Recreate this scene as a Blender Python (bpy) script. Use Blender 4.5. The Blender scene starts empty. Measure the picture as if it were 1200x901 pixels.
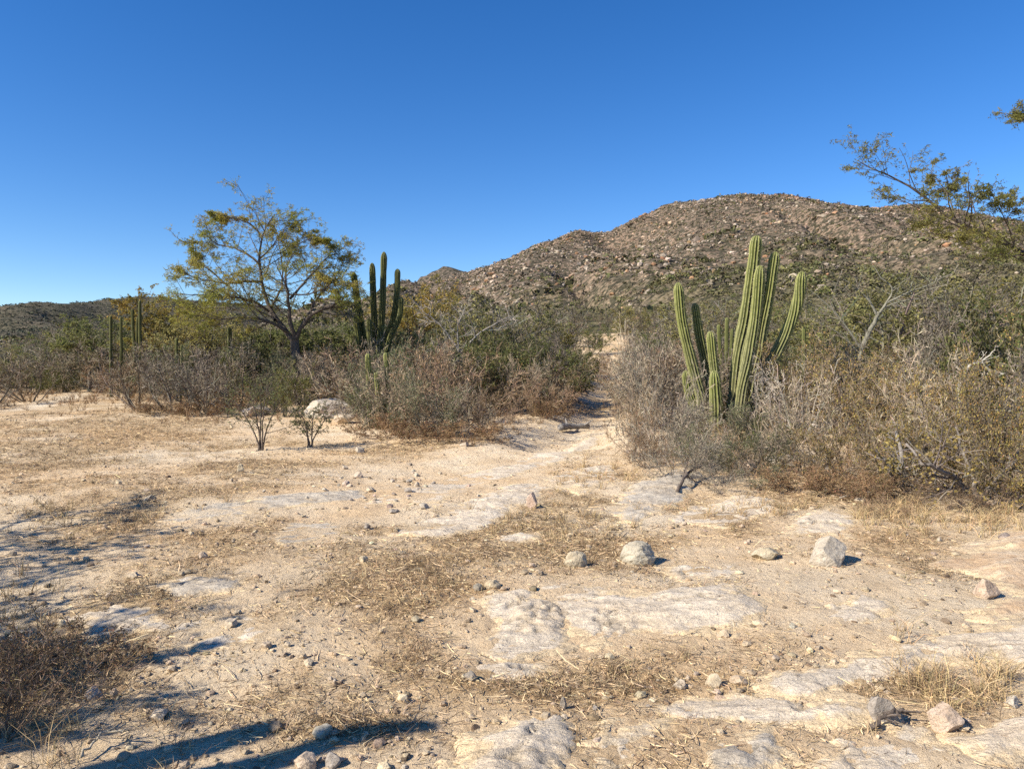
import bpy, math
import numpy as np
from math import radians, cos, sin, pi
from mathutils import Vector

# ------------------------------------------------------------------ camera, sky, sun, exposure
SC = bpy.context.scene
COL = SC.collection
F, CX, CY, CAMZ = 873.0, 600.0, 450.5, 1.6          # photograph focal length and centre (pixels), eye height
PITCH = radians(-1.35)
cam_d = bpy.data.cameras.new('camera'); cam = bpy.data.objects.new('camera', cam_d); COL.objects.link(cam)
cam.location = (0, 0, CAMZ); cam.rotation_euler = (pi / 2 + PITCH, 0, 0)
cam_d.sensor_width = 36.0; cam_d.lens = 36.0 * F / 1200.0
cam_d.clip_start = 0.05; cam_d.clip_end = 6000
SC.camera = cam

SUN_EL = radians(36.0)
SHX, SHY = 0.883, 0.469                               # direction shadows fall on the ground
W = bpy.data.worlds.new('World'); SC.world = W; W.use_nodes = True
wn = W.node_tree; wn.nodes.clear()
sky = wn.nodes.new('ShaderNodeTexSky'); sky.sky_type = 'NISHITA'; sky.sun_disc = False
sky.sun_elevation = SUN_EL
sky.sun_rotation = math.atan2(-SHX, -SHY)
sky.altitude = 0; sky.air_density = 0.85; sky.dust_density = 0.0; sky.ozone_density = 3.0
hs = wn.nodes.new('ShaderNodeHueSaturation'); hs.inputs['Saturation'].default_value = 1.32
hs.inputs['Hue'].default_value = 0.509; hs.inputs['Value'].default_value = 1.0
bg = wn.nodes.new('ShaderNodeBackground'); bg.inputs['Strength'].default_value = 0.104
wo = wn.nodes.new('ShaderNodeOutputWorld')
wn.links.new(sky.outputs[0], hs.inputs['Color']); wn.links.new(hs.outputs[0], bg.inputs[0]); wn.links.new(bg.outputs[0], wo.inputs[0])

sun_d = bpy.data.lights.new('sun', 'SUN'); sun = bpy.data.objects.new('sun', sun_d); COL.objects.link(sun)
sun_d.energy = 5.0; sun_d.angle = radians(0.53); sun_d.color = (1.0, 0.93, 0.80)
sun.rotation_euler = Vector((SHX * cos(SUN_EL), SHY * cos(SUN_EL), -sin(SUN_EL))).to_track_quat('-Z', 'Y').to_euler()
sun.location = (-20, -10, 30)

SC.view_settings.view_transform = 'Standard'; SC.view_settings.look = 'None'
SC.view_settings.exposure = 0.72; SC.view_settings.gamma = 1.0; SC.view_settings.use_curve_mapping = False
SC.cycles.max_bounces = 4; SC.cycles.diffuse_bounces = 2; SC.cycles.transparent_max_bounces = 4
SC.cycles.use_denoising = False

# ------------------------------------------------------------------ noise
_pr = np.random.default_rng(11)
PERM = np.tile(_pr.permutation(256), 3)
_ga = _pr.uniform(0, 2 * pi, 256); GX, GY = np.cos(_ga), np.sin(_ga)
def perlin(x, y):
    x = np.asarray(x, float); y = np.asarray(y, float)
    xi = np.floor(x).astype(int); yi = np.floor(y).astype(int)
    xf = x - xi; yf = y - yi; xi &= 255; yi &= 255
    u = xf * xf * xf * (xf * (xf * 6 - 15) + 10); v = yf * yf * yf * (yf * (yf * 6 - 15) + 10)
    def g(ix, iy, dx, dy):
        h = PERM[PERM[ix] + iy]; return GX[h] * dx + GY[h] * dy
    a = g(xi, yi, xf, yf); b = g(xi + 1, yi, xf - 1, yf); c = g(xi, yi + 1, xf, yf - 1); d = g(xi + 1, yi + 1, xf - 1, yf - 1)
    return 1.4 * ((a + u * (b - a)) * (1 - v) + (c + u * (d - c)) * v)
def fbm(x, y, o=4, gain=0.5):
    s = 0; a = 1.0; f = 1.0
    for k in range(o):
        s = s + a * perlin(x * f + 17.3 * k, y * f - 9.1 * k); a *= gain; f *= 2.03
    return s
def sstep(a, b, x):
    t = np.clip((x - a) / (b - a), 0, 1); return t * t * (3 - 2 * t)

# ------------------------------------------------------------------ terrain
_u = np.linspace(-50, 400, 1801)
_sl = np.interp(_u, [6, 9, 28, 34, 120, 135, 160], [0, 0.032, 0.032, 0.05, 0.12, 0.12, 0.0])
_g = np.cumsum(_sl) * (_u[1] - _u[0])
PATH = []                                             # trail centre line, filled below
def seg_dist(x, y, pts):
    d = np.full(np.shape(x), 1e9)
    for (ax, ay), (bx, by) in zip(pts[:-1], pts[1:]):
        vx, vy = bx - ax, by - ay; t = np.clip(((x - ax) * vx + (y - ay) * vy) / (vx * vx + vy * vy), 0, 1)
        d = np.minimum(d, np.hypot(x - ax - t * vx, y - ay - t * vy))
    return d
def T(x, y, fine=True):
    x = np.asarray(x, float); y = np.asarray(y, float)
    u = 0.9 * y + 0.5 * x
    z = np.interp(u, _u, _g)
    r = np.hypot(x, y)
    z = z + 0.13 * perlin(x / 7 + 3.1, y / 7 + 1.7) * sstep(2, 9, r) + 0.05 * perlin(x / 2.1, y / 2.1)
    z = z + 0.5 * perlin(x / 45, y / 45 + 8) * sstep(25, 60, r)
    if PATH:
        z = z - 0.32 * np.exp(-(seg_dist(x, y, PATH) / 0.95) ** 3)
    if fine:
        k = 1 - sstep(25, 50, r)
        z = z + k * (0.020 * perlin(x / 0.55 + 5, y / 0.42) + 0.010 * perlin(x / 0.21, y / 0.17 + 3) + 0.0055 * perlin(x / 0.075 + 40, y / 0.07))
    return z
RIGHT = np.array([1.0, 0, 0]); FWD = np.array([0, cos(PITCH), sin(PITCH)]); UP = np.array([0, -sin(PITCH), cos(PITCH)])
def ray(px, py):
    return FWD + RIGHT * ((px - CX) / F) + UP * ((CY - py) / F)
def at(px, py, Y):                                    # the world point at ground distance Y seen there
    d = ray(px, py); return np.array([0, 0, CAMZ]) + d * (Y / d[1])
def gp(px, py):                                       # where the ground lies there
    d = ray(px, py); Ys = np.exp(np.linspace(math.log(1.2), math.log(140), 900))
    P = d[None, :] * (Ys / d[1])[:, None]; below = (P[:, 2] + CAMZ) <= T(P[:, 0], P[:, 1], False)
    i = int(np.argmax(below)) if below.any() else 899
    i = max(i, 1); a, b = Ys[i - 1], Ys[i]
    for _ in range(12):
        m = 0.5 * (a + b); p = d * (m / d[1])
        if p[2] + CAMZ <= float(T(p[0], p[1], False)): b = m
        else: a = m
    p = d * (b / d[1]); return np.array([p[0], p[1], float(T(p[0], p[1]))])
PATH = [tuple(p[:2]) for p in (gp(655, 515), gp(690, 498), gp(708, 478), gp(712, 462))]
PATH = PATH + [(PATH[-1][0] + 3.0, PATH[-1][1] + 22)]
def proj(p):
    v = np.asarray(p) - np.array([0, 0, CAMZ]); f = v @ FWD
    return CX + F * (v @ RIGHT) / f, CY - F * (v @ UP) / f

# ------------------------------------------------------------------ mesh helpers
class MB:
    def __init__(s): s.v = []; s.q = []; s.t = []; s.c = []; s.n = 0
    def add(s, V, Q=None, Tr=None, C=(1, 1, 1)):
        V = np.asarray(V, float).reshape(-1, 3); s.v.append(V)
        C = np.asarray(C, float); C = np.broadcast_to(C, (len(V), 3)) if C.ndim == 1 else C
        s.c.append(C)
        if Q is not None and len(Q): s.q.append(np.asarray(Q, int).reshape(-1, 4) + s.n)
        if Tr is not None and len(Tr): s.t.append(np.asarray(Tr, int).reshape(-1, 3) + s.n)
        s.n += len(V); return s
    def mesh(s, name, mat, smooth=False):
        me = bpy.data.meshes.new(name)
        V = np.concatenate(s.v) if s.v else np.zeros((0, 3)); C = np.concatenate(s.c) if s.c else np.zeros((0, 3))
        Q = np.concatenate(s.q) if s.q else np.zeros((0, 4), int); Tr = np.concatenate(s.t) if s.t else np.zeros((0, 3), int)
        nl = Q.size + Tr.size; npoly = len(Q) + len(Tr)
        me.vertices.add(len(V)); me.vertices.foreach_set('co', V.astype(np.float32).ravel())
        me.loops.add(nl); me.loops.foreach_set('vertex_index', np.concatenate([Q.ravel(), Tr.ravel()]).astype(np.int32))
        me.polygons.add(npoly)
        st = np.concatenate([np.arange(len(Q)) * 4, Q.size + np.arange(len(Tr)) * 3]).astype(np.int32)
        me.polygons.foreach_set('loop_start', st)
        me.polygons.foreach_set('use_smooth', np.full(npoly, smooth))
        me.update(calc_edges=True)
        a = me.color_attributes.new('Col', 'FLOAT_COLOR', 'POINT')
        a.data.foreach_set('color', np.concatenate([C, np.ones((len(C), 1))], 1).astype(np.float32).ravel())
        me.materials.append(mat); return me
    def build(s, name, mat, parent=None, smooth=False):
        return link(name, s.mesh(name, mat, smooth), parent)
def link(name, me, parent=None):
    o = bpy.data.objects.new(name, me); COL.objects.link(o)
    if parent is not None: o.parent = parent
    return o
def tag(o, label=None, cat=None, group=None, kind=None):
    if label: o['label'] = label
    if cat: o['category'] = cat
    if group: o['group'] = group
    if kind: o['kind'] = kind
    return o
def empty(name, loc=(0, 0, 0), rz=0, sc=(1, 1, 1)):
    o = bpy.data.objects.new(name, None); COL.objects.link(o); o.empty_display_size = 0.1
    o.location = [float(c) for c in loc]; o.rotation_euler = (0, 0, rz); o.scale = [float(c) for c in sc]; return o
def norm(a): return a / np.maximum(np.linalg.norm(a, axis=-1, keepdims=True), 1e-9)
def rnd_unit(r, n):
    return norm(r.normal(size=(n, 3)))
def frames(P, r=None):
    t = np.empty_like(P); t[:, 1:-1] = P[:, 2:] - P[:, :-2]; t[:, 0] = P[:, 1] - P[:, 0]; t[:, -1] = P[:, -1] - P[:, -2]
    t = norm(t); ref = np.tile(np.array([0.31, 0.17, 0.94]), (P.shape[0], 1)) if r is None else rnd_unit(r, P.shape[0])
    ref = np.repeat(ref[:, None, :], P.shape[1], 1)
    n1 = norm(np.cross(t, ref)); return n1, np.cross(t, n1)
def tubes(mb, P, R, sides=4, C=(1, 1, 1)):
    P = np.asarray(P); N, S = P.shape[:2]; n1, n2 = frames(P)
    a = np.arange(sides) * 2 * pi / sides
    V = P[:, :, None, :] + R[:, :, None, None] * (n1[:, :, None, :] * np.cos(a)[None, None, :, None] + n2[:, :, None, :] * np.sin(a)[None, None, :, None])
    b = (np.arange(N)[:, None, None] * S + np.arange(S - 1)[None, :, None]) * sides
    k = np.arange(sides)[None, None, :]; k2 = (k + 1) % sides
    Q = np.stack([b + k, b + k2, b + sides + k2, b + sides + k], -1).reshape(-1, 4)
    if np.ndim(C) == 2: C = np.repeat(C, S * sides, 0)
    mb.add(V.reshape(-1, 3), Q, None, C)
def ribbons(mb, P, R, r, C=(1, 1, 1)):
    N, S = P.shape[:2]; n1, n2 = frames(P, r)
    V = np.stack([P - n1 * R[..., None], P + n1 * R[..., None]], 2)
    b = (np.arange(N)[:, None] * S + np.arange(S - 1)[None, :]) * 2
    Q = np.stack([b, b + 1, b + 3, b + 2], -1).reshape(-1, 4)
    if np.ndim(C) == 2: C = np.repeat(C, S * 2, 0)
    mb.add(V.reshape(-1, 3), Q, None, C)
def leaves(mb, P, L, Wd, r, C, flat=0.0):
    N = len(P); d = rnd_unit(r, N); d[:, 2] *= (1 - flat); d = norm(d); n = norm(np.cross(d, rnd_unit(r, N)))
    L = np.broadcast_to(L, (N,))[:, None]; Wd = np.broadcast_to(Wd, (N,))[:, None]
    V = np.stack([P, P + d * L * .5 + n * Wd, P + d * L, P + d * L * .5 - n * Wd], 1)
    mb.add(V.reshape(-1, 3), np.arange(4 * N).reshape(-1, 4), None, np.repeat(C, 4, 0))
def walk(r, S, D, L, seg, wander, lift):
    N = len(S); P = np.empty((N, seg + 1, 3)); P[:, 0] = S; d = norm(D)
    for k in range(seg):
        d = norm(d + rnd_unit(r, N) * wander + np.array([0, 0, lift])); P[:, k + 1] = P[:, k] + d * (L / seg)[:, None]
    return P
def spawn(r, P, R, n, t0, t1, ang, ls, flat=0.0, seg=3, wander=.25, lift=.05, rs=.55, taper=.35):
    """children along polylines P: directions, lengths, radii -> polylines"""
    N, S = P.shape[:2]; idx = np.repeat(np.arange(N), n); M = len(idx)
    t = r.uniform(t0, t1, M) * (S - 1); i = np.minimum(t.astype(int), S - 2); f = (t - i)[:, None]
    A, B = P[idx, i], P[idx, i + 1]; st = A * (1 - f) + B * f; tan = norm(B - A)
    perp = norm(np.cross(tan, rnd_unit(r, M))); a = r.normal(ang, .22, M)[:, None]
    d = tan * np.cos(a) + perp * np.sin(a); d[:, 2] *= (1 - flat)
    plen = np.linalg.norm(np.diff(P, axis=1), axis=2).sum(1)[idx]
    L = plen * ls * r.uniform(.6, 1.25, M) * (1.15 - .5 * t / (S - 1))
    C = walk(r, st, d, L, seg, wander, lift)
    r0 = (R[idx, i] * (1 - f[:, 0]) + R[idx, i + 1] * f[:, 0]) * rs
    RR = r0[:, None] * np.linspace(1, taper, seg + 1)[None]
    return C, RR
def along(r, P, n):
    N, S = P.shape[:2]; idx = np.repeat(np.arange(N), n); t = r.uniform(.2, 1, len(idx)) * (S - 1); i = np.minimum(t.astype(int), S - 2); f = (t - i)[:, None]
    return P[idx, i] * (1 - f) + P[idx, i + 1] * f
def smooth_path(pts, n):
    p = np.asarray(pts, float); p = np.vstack([2 * p[0] - p[1], p, 2 * p[-1] - p[-2]]); out = []
    m = len(p) - 3; ts = np.linspace(0, m, n)
    for t in ts:
        i = min(int(t), m - 1); u = t - i; a, b, c, d = p[i:i + 4]
        out.append(.5 * ((2 * b) + (-a + c) * u + (2 * a - 5 * b + 4 * c - d) * u * u + (-a + 3 * b - 3 * c + d) * u ** 3))
    return np.array(out)
def jitter(r, base, n, v=.15, h=.08):
    base = np.asarray(base, float)
    k = 1 + r.normal(0, v, (n, 1)); return np.clip(base[None] * k * (1 + r.normal(0, h, (n, 3))), .004, .95)

# ------------------------------------------------------------------ materials
def mat(name, rough=.9):
    m = bpy.data.materials.new(name); m.use_nodes = True; nt = m.node_tree
    b = nt.nodes['Principled BSDF']; b.inputs['Roughness'].default_value = rough
    b.inputs['Specular IOR Level'].default_value = .2
    return m, nt, b
def nd(nt, t, **k):
    n = nt.nodes.new(t)
    for a, v in k.items(): setattr(n, a, v)
    return n
def mixc(nt, fac, a, b, mode='MIX'):
    n = nd(nt, 'ShaderNodeMix', data_type='RGBA', blend_type=mode)
    for s, v in ((n.inputs['Factor'], fac), (n.inputs['A'], a), (n.inputs['B'], b)):
        if hasattr(v, 'is_output'): nt.links.new(v, s)
        else: s.default_value = v if not isinstance(v, tuple) else (*v, 1) if len(v) == 3 else v
    return n.outputs['Result']
def noise(nt, scale, detail=4, rough=.55, vec=None, dist=0.0):
    n = nd(nt, 'ShaderNodeTexNoise'); n.inputs['Scale'].default_value = scale; n.inputs['Detail'].default_value = detail
    n.inputs['Roughness'].default_value = rough; n.inputs['Distortion'].default_value = dist
    if vec is not None: nt.links.new(vec, n.inputs['Vector'])
    return n.outputs['Fac']
def ramp(nt, x, stops):
    n = nd(nt, 'ShaderNodeValToRGB'); e = n.color_ramp.elements
    while len(e) < len(stops): e.new(.5)
    for k, (p, c) in enumerate(stops):
        e[k].position = p; e[k].color = (*c, 1) if not isinstance(c, (int, float)) else (c, c, c, 1)
    nt.links.new(x, n.inputs[0]); return n.outputs[0]
def bump(nt, b, h, strength, dist):
    n = nd(nt, 'ShaderNodeBump'); n.inputs['Strength'].default_value = strength; n.inputs['Distance'].default_value = dist
    nt.links.new(h, n.inputs['Height'])
    prev = b.inputs['Normal']
    if prev.is_linked: nt.links.new(prev.links[0].from_socket, n.inputs['Normal'])
    nt.links.new(n.outputs[0], b.inputs['Normal'])
def col_attr(nt):
    return nd(nt, 'ShaderNodeAttribute', attribute_name='Col').outputs['Color']
def objpos(nt): return nd(nt, 'ShaderNodeTexCoord').outputs['Object']

def mat_ground():
    m, nt, b = mat('sandy_soil', .95); P = objpos(nt)
    sep = nd(nt, 'ShaderNodeSeparateColor'); nt.links.new(col_attr(nt), sep.inputs[0])
    n1 = noise(nt, 1.6, 6, .6, P); n2 = noise(nt, 38, 5, .7, P); n3 = noise(nt, 160, 3, .7, P)
    sand = ramp(nt, n1, [(.3, (.67, .505, .32)), (.5, (.76, .60, .405)), (.68, (.80, .665, .48))])
    grain = ramp(nt, n2, [(.34, (.52, .46, .40)), (.44, (1, 1, 1)), (.66, (1.0, 1.0, 1.0))])
    c = mixc(nt, .6, sand, grain, 'MULTIPLY')
    g3 = ramp(nt, n3, [(.32, (.6, .54, .48)), (.43, (1, 1, 1))])
    c = mixc(nt, .5, c, g3, 'MULTIPLY')
    lit = ramp(nt, noise(nt, 24, 6, .75, P), [(.3, (.26, .175, .10)), (.5, (.52, .375, .215)), (.7, (.72, .55, .34))])
    br = ramp(nt, noise(nt, 9, 6, .75, P), [(.35, 0.0), (.65, 1.0)])
    mm = nd(nt, 'ShaderNodeMath', operation='MULTIPLY_ADD'); nt.links.new(sep.outputs[0], mm.inputs[0]); mm.inputs[1].default_value = 1.7
    sb = nd(nt, 'ShaderNodeMath', operation='MULTIPLY'); nt.links.new(br, sb.inputs[0]); sb.inputs[1].default_value = -.6
    nt.links.new(sb.outputs[0], mm.inputs[2]); mm.use_clamp = True
    c = mixc(nt, mm.outputs[0], c, lit)
    c = mixc(nt, sep.outputs[1], c, mixc(nt, 1.0, c, (1.0, .90, .78), 'MULTIPLY'))
    c = mixc(nt, sep.outputs[2], c, mixc(nt, .6, (.78, .655, .475), grain, 'MULTIPLY'))
    nt.links.new(c, b.inputs['Base Color'])
    bump(nt, b, noise(nt, 11, 7, .72, P), .9, .07); bump(nt, b, n2, .8, .020); bump(nt, b, n3, .4, .006)
    return m
def mat_rock(name, c0, c1, c2, stain=(.36, .28, .19), scale=1.0, bstr=.6, dust=False):
    m, nt, b = mat(name, .85); P = objpos(nt)
    mp = nd(nt, 'ShaderNodeMapping'); mp.inputs['Scale'].default_value = (1.0, 3.2, 2.0); mp.inputs['Rotation'].default_value = (0, 0, -.35)
    nt.links.new(P, mp.inputs['Vector'])
    n1 = noise(nt, 3.0 * scale, 6, .62, mp.outputs[0], .4); n2 = noise(nt, 55 * scale, 5, .7, P); n3 = noise(nt, 9 * scale, 5, .7, P)
    c = ramp(nt, n1, [(.3, c0), (.5, c1), (.7, c2)])
    c = mixc(nt, ramp(nt, n3, [(.56, 0.0), (.72, .75)]), c, stain)
    c = mixc(nt, .28 if dust else .8, c, ramp(nt, n2, [(.36, (.62, .58, .54)), (.48, (1, 1, 1)), (.62, (1, 1, 1)), (.74, (.82, .8, .78))]), 'MULTIPLY')
    c = mixc(nt, 1.0, c, col_attr(nt), 'MULTIPLY')
    if dust:
        m2 = nd(nt, 'ShaderNodeMapping'); m2.inputs['Scale'].default_value = (1.2, 9.0, 4.0); m2.inputs['Rotation'].default_value = (0, 0, -.35); nt.links.new(P, m2.inputs['Vector'])
        ln = noise(nt, 2.4, 7, .7, m2.outputs[0], .6); c = mixc(nt, .85, c, ramp(nt, ln, [(.34, (.50, .45, .40)), (.385, (1, 1, 1))]), 'MULTIPLY'); bump(nt, b, ln, .8, .04)
    if dust:                                          # sand and grit lying on the rock
        at_ = nd(nt, 'ShaderNodeAttribute', attribute_name='Dust').outputs['Fac']
        ad = nd(nt, 'ShaderNodeMath', operation='ADD'); nt.links.new(at_, ad.inputs[0]); nt.links.new(ramp(nt, noise(nt, 6, 7, .75, P), [(.35, 0.0), (.75, .42)]), ad.inputs[1])
        f = ramp(nt, ad.outputs[0], [(.44, 0.0), (.66, 1.0)])
        c = mixc(nt, f, c, ramp(nt, n2, [(.36, (.36, .26, .16)), (.45, (.73, .555, .34))]))
    nt.links.new(c, b.inputs['Base Color'])
    bump(nt, b, n1, bstr, .05); bump(nt, b, n3, bstr, .025); bump(nt, b, n2, bstr * (.25 if dust else 1), .006)
    return m
def mat_veg(name, trans=.0, var=.25, rough=.85):
    """vertex colour with a tint of its own for each plant"""
    m, nt, b = mat(name, rough)
    oi = nd(nt, 'ShaderNodeObjectInfo')
    f = ramp(nt, oi.outputs['Random'], [(0, (1 - var, 1 - var, 1 - var)), (.5, (1, 1, 1)), (1, (1 + var, 1 + var * .8, 1 + var * .5))])
    c = mixc(nt, 1.0, col_attr(nt), f, 'MULTIPLY'); nt.links.new(c, b.inputs['Base Color'])
    if trans:
        tr = nd(nt, 'ShaderNodeBsdfTranslucent'); nt.links.new(c, tr.inputs[0]); mx = nd(nt, 'ShaderNodeMixShader'); mx.inputs[0].default_value = trans
        nt.links.new(b.outputs[0], mx.inputs[1]); nt.links.new(tr.outputs[0], mx.inputs[2])
        nt.links.new(mx.outputs[0], nt.nodes['Material Output'].inputs['Surface'])
    return m
def mat_bark(name):
    m, nt, b = mat(name, .9); P = objpos(nt)
    c = mixc(nt, .9, col_attr(nt), ramp(nt, noise(nt, 22, 5, .7, P), [(.3, (.4, .38, .36)), (.6, (1.1, 1.1, 1.1))]), 'MULTIPLY')
    nt.links.new(c, b.inputs['Base Color']); bump(nt, b, noise(nt, 30, 5, .7, P), .7, .02); return m
def mat_cactus():
    m, nt, b = mat('cactus_skin', .55); P = objpos(nt)
    c = mixc(nt, .8, col_attr(nt), ramp(nt, noise(nt, 7, 5, .65, P), [(.3, (.62, .62, .6)), (.6, (1.08, 1.08, 1.05))]), 'MULTIPLY')
    nt.links.new(c, b.inputs['Base Color']); bump(nt, b, noise(nt, 40, 4, .6, P), .3, .01); return m
def mat_hill(name, gsc=1.0, tint=(1, 1, 1)):
    m, nt, b = mat(name, .95); P = objpos(nt)
    n1 = noise(nt, .020, 6, .65, P); n2 = noise(nt, .25, 5, .75, P); n3 = noise(nt, .42, 2, .5, P)
    soil = ramp(nt, n1, [(.3, (.15, .11, .078)), (.5, (.215, .158, .112)), (.7, (.27, .19, .13))])
    scrub = ramp(nt, n2, [(.3, (.035, .032, .02)), (.6, (.10, .085, .055))])
    c = mixc(nt, ramp(nt, n3, [(.47, 1.0), (.53, .0)]), soil, scrub)
    sep = nd(nt, 'ShaderNodeSeparateColor'); nt.links.new(col_attr(nt), sep.inputs[0])
    c = mixc(nt, sep.outputs[0], c, mixc(nt, ramp(nt, n3, [(.46, 0.0), (.54, 1.0)]), (.055, .052, .026), (.13, .115, .06)))
    c = mixc(nt, .9, c, ramp(nt, noise(nt, 1.1, 2, .5, P), [(.40, (.45, .43, .40)), (.52, (1, 1, 1)), (.62, (1.0, 1.0, 1.0)), (.70, (1.7, 1.6, 1.5))]), 'MULTIPLY')
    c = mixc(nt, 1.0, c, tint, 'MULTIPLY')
    nt.links.new(c, b.inputs['Base Color']); bump(nt, b, n2, .9, 1.2); return m
M = dict(ground=mat_ground(),
         slab=mat_rock('pale_granite', (.58, .485, .36), (.70, .595, .46), (.77, .67, .53), stain=(.33, .25, .17), dust=True, bstr=.9),
         slab_orange=mat_rock('orange_granite', (.56, .38, .22), (.63, .475, .32), (.67, .56, .42), stain=(.50, .31, .17), dust=True, bstr=.9),
         slab_grey=mat_rock('grey_granite', (.42, .36, .285), (.54, .475, .385), (.64, .57, .465), dust=True, bstr=.9), dark_stone=mat_rock('dark_stone', (.25, .21, .17), (.36, .31, .26), (.46, .40, .34), scale=2.2),
         stone=mat_rock('stone', (.42, .33, .23), (.57, .465, .345), (.68, .58, .455), scale=2.2),
         stone_white=mat_rock('white_stone', (.39, .33, .255), (.50, .43, .34), (.58, .51, .415), scale=1.2),
         pebble=mat_rock('pebble_stone', (.8, .78, .75), (.95, .93, .9), (1, 1, 1), stain=(.7, .6, .5), scale=4),
         hillrock=mat_rock('hill_boulder', (.8, .78, .76), (.95, .93, .9), (1, 1, 1), stain=(.7, .6, .5), scale=.1),
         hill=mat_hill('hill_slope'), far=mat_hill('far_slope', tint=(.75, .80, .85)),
         twig=mat_veg('bare_twig', 0, .35), leaf=mat_veg('leaf', .4, .2, .7), bark=mat_bark('bark'), cactus=mat_cactus(),
         spine=mat_veg('spine', 0, .05), straw=mat_veg('straw', .15, .1), hillbush=mat_veg('hill_scrub', 0, 0))

# ------------------------------------------------------------------ ground sheet
GAUSS = []                                            # patches of dead grass litter: x, y, rx, ry, weight
for (px, py, wx, hy, w) in [(640, 590, 60, 25, .8), (690, 635, 90, 22, 1.0), (480, 700, 70, 40, .8), (430, 660, 80, 25, .5), (200, 560, 120, 20, .6),
                            (130, 610, 70, 25, .9), (280, 640, 90, 40, .6), (620, 800, 130, 16, .7), (1050, 800, 110, 25, .8), (900, 760, 130, 25, .5),
                            (60, 780, 90, 80, .9), (60, 500, 90, 12, .6), (300, 520, 90, 10, .5), (470, 525, 80, 10, .7), (950, 590, 140, 16, .9), (1080, 640, 110, 22, .7),
                            (820, 680, 90, 20, .4), (1000, 850, 80, 15, .4), (520, 640, 60, 25, .5), (700, 540, 60, 14, .5), (640, 650, 60, 18, .6),
                            (330, 720, 90, 35, .5), (400, 860, 70, 20, .5), (860, 620, 60, 15, .6), (140, 700, 50, 20, .5), (720, 790, 60, 20, .5), (480, 770, 40, 20, .5), (80, 522, 120, 12, .9), (180, 502, 100, 9, .8), (340, 545, 80, 8, .6), (30, 548, 90, 12, .8), (230, 575, 90, 8, .5), (560, 620, 70, 10, .5), (440, 620, 60, 10, .5)]:
    c = gp(px, py); e = gp(px + wx, py); t = gp(px, py - hy)
    GAUSS.append((c[0], c[1], abs(e[0] - c[0]), max(abs(t[1] - c[1]), .15), w))
def litter(x, y):
    v = .46 * fbm(x / 1.3 + 4, y / 1.3, 4, .6) + .03
    wob = .5 * fbm(x / .6, y / .6 + 9, 3)
    for (gx, gy, rx, ry, w) in GAUSS:
        v = v + w * np.exp(-(((x - gx) / rx) ** 2 + ((y - gy) / ry) ** 2) * (1 + wob))
    v = v - .7 * np.exp(-(seg_dist(x, y, [tuple(gp(430, 600)[:2]), tuple(gp(560, 560)[:2]), tuple(gp(650, 520)[:2]), tuple(gp(700, 492)[:2])]) / .8) ** 2)
    v = v + .55 * sstep(17, 26, np.hypot(x, y))
    return np.clip(v, 0, 1)
def make_ground():
    fr = np.linspace(-50, 50, 421); rest = np.linspace(50, 310, 80)[1:-1]
    ang = np.radians(np.concatenate([fr, rest])); na = len(ang)
    rr = np.concatenate([np.exp(np.arange(math.log(.5), math.log(2.2), .05)), np.exp(np.arange(math.log(2.2), math.log(40), .0085)), np.exp(np.arange(math.log(40), math.log(4200), .05))])
    A, R = np.meshgrid(ang, rr); X = R * np.sin(A); Y = R * np.cos(A)
    Z = T(X, Y)
    L = litter(X, Y); org = np.clip(.5 + .9 * fbm(X / 3 + 60, Y / 3, 3), 0, 1) * .8
    lp = seg_dist(X, Y, [tuple(gp(25, 480)[:2]), tuple(gp(75, 468)[:2]), tuple(gp(95, 461)[:2])])
    pale = np.clip(.7 * np.exp(-(lp / .5) ** 2) + np.clip(.8 * fbm(X / 2.2 + 9, Y / 1.2 + 31, 3) - .25, 0, .6), 0, 1)
    V = np.stack([X, Y, Z], -1).reshape(-1, 3); C = np.stack([L, org, pale], -1).reshape(-1, 3)
    nr = len(rr); i = np.arange(nr - 1)[:, None] * na; k = np.arange(na)[None, :]; k2 = (k + 1) % na
    Q = np.stack([i + k, i + na + k, i + na + k2, i + k2], -1).reshape(-1, 4)[:, ::-1]
    mb = MB(); mb.add(V, Q, None, C)
    cidx = len(V); mb.add([[0, 0, float(T(0, 0))]], None, None, (.2, .4, .2))
    tri = np.stack([np.full(na, cidx), np.arange(na), (np.arange(na) + 1) % na], -1)[:, ::-1]; mb.t.append(tri)
    tag(mb.build('ground', M['ground'], smooth=True), 'dry sandy ground strewn with dead grass and gravel', 'ground', kind='structure')
make_ground()

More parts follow.
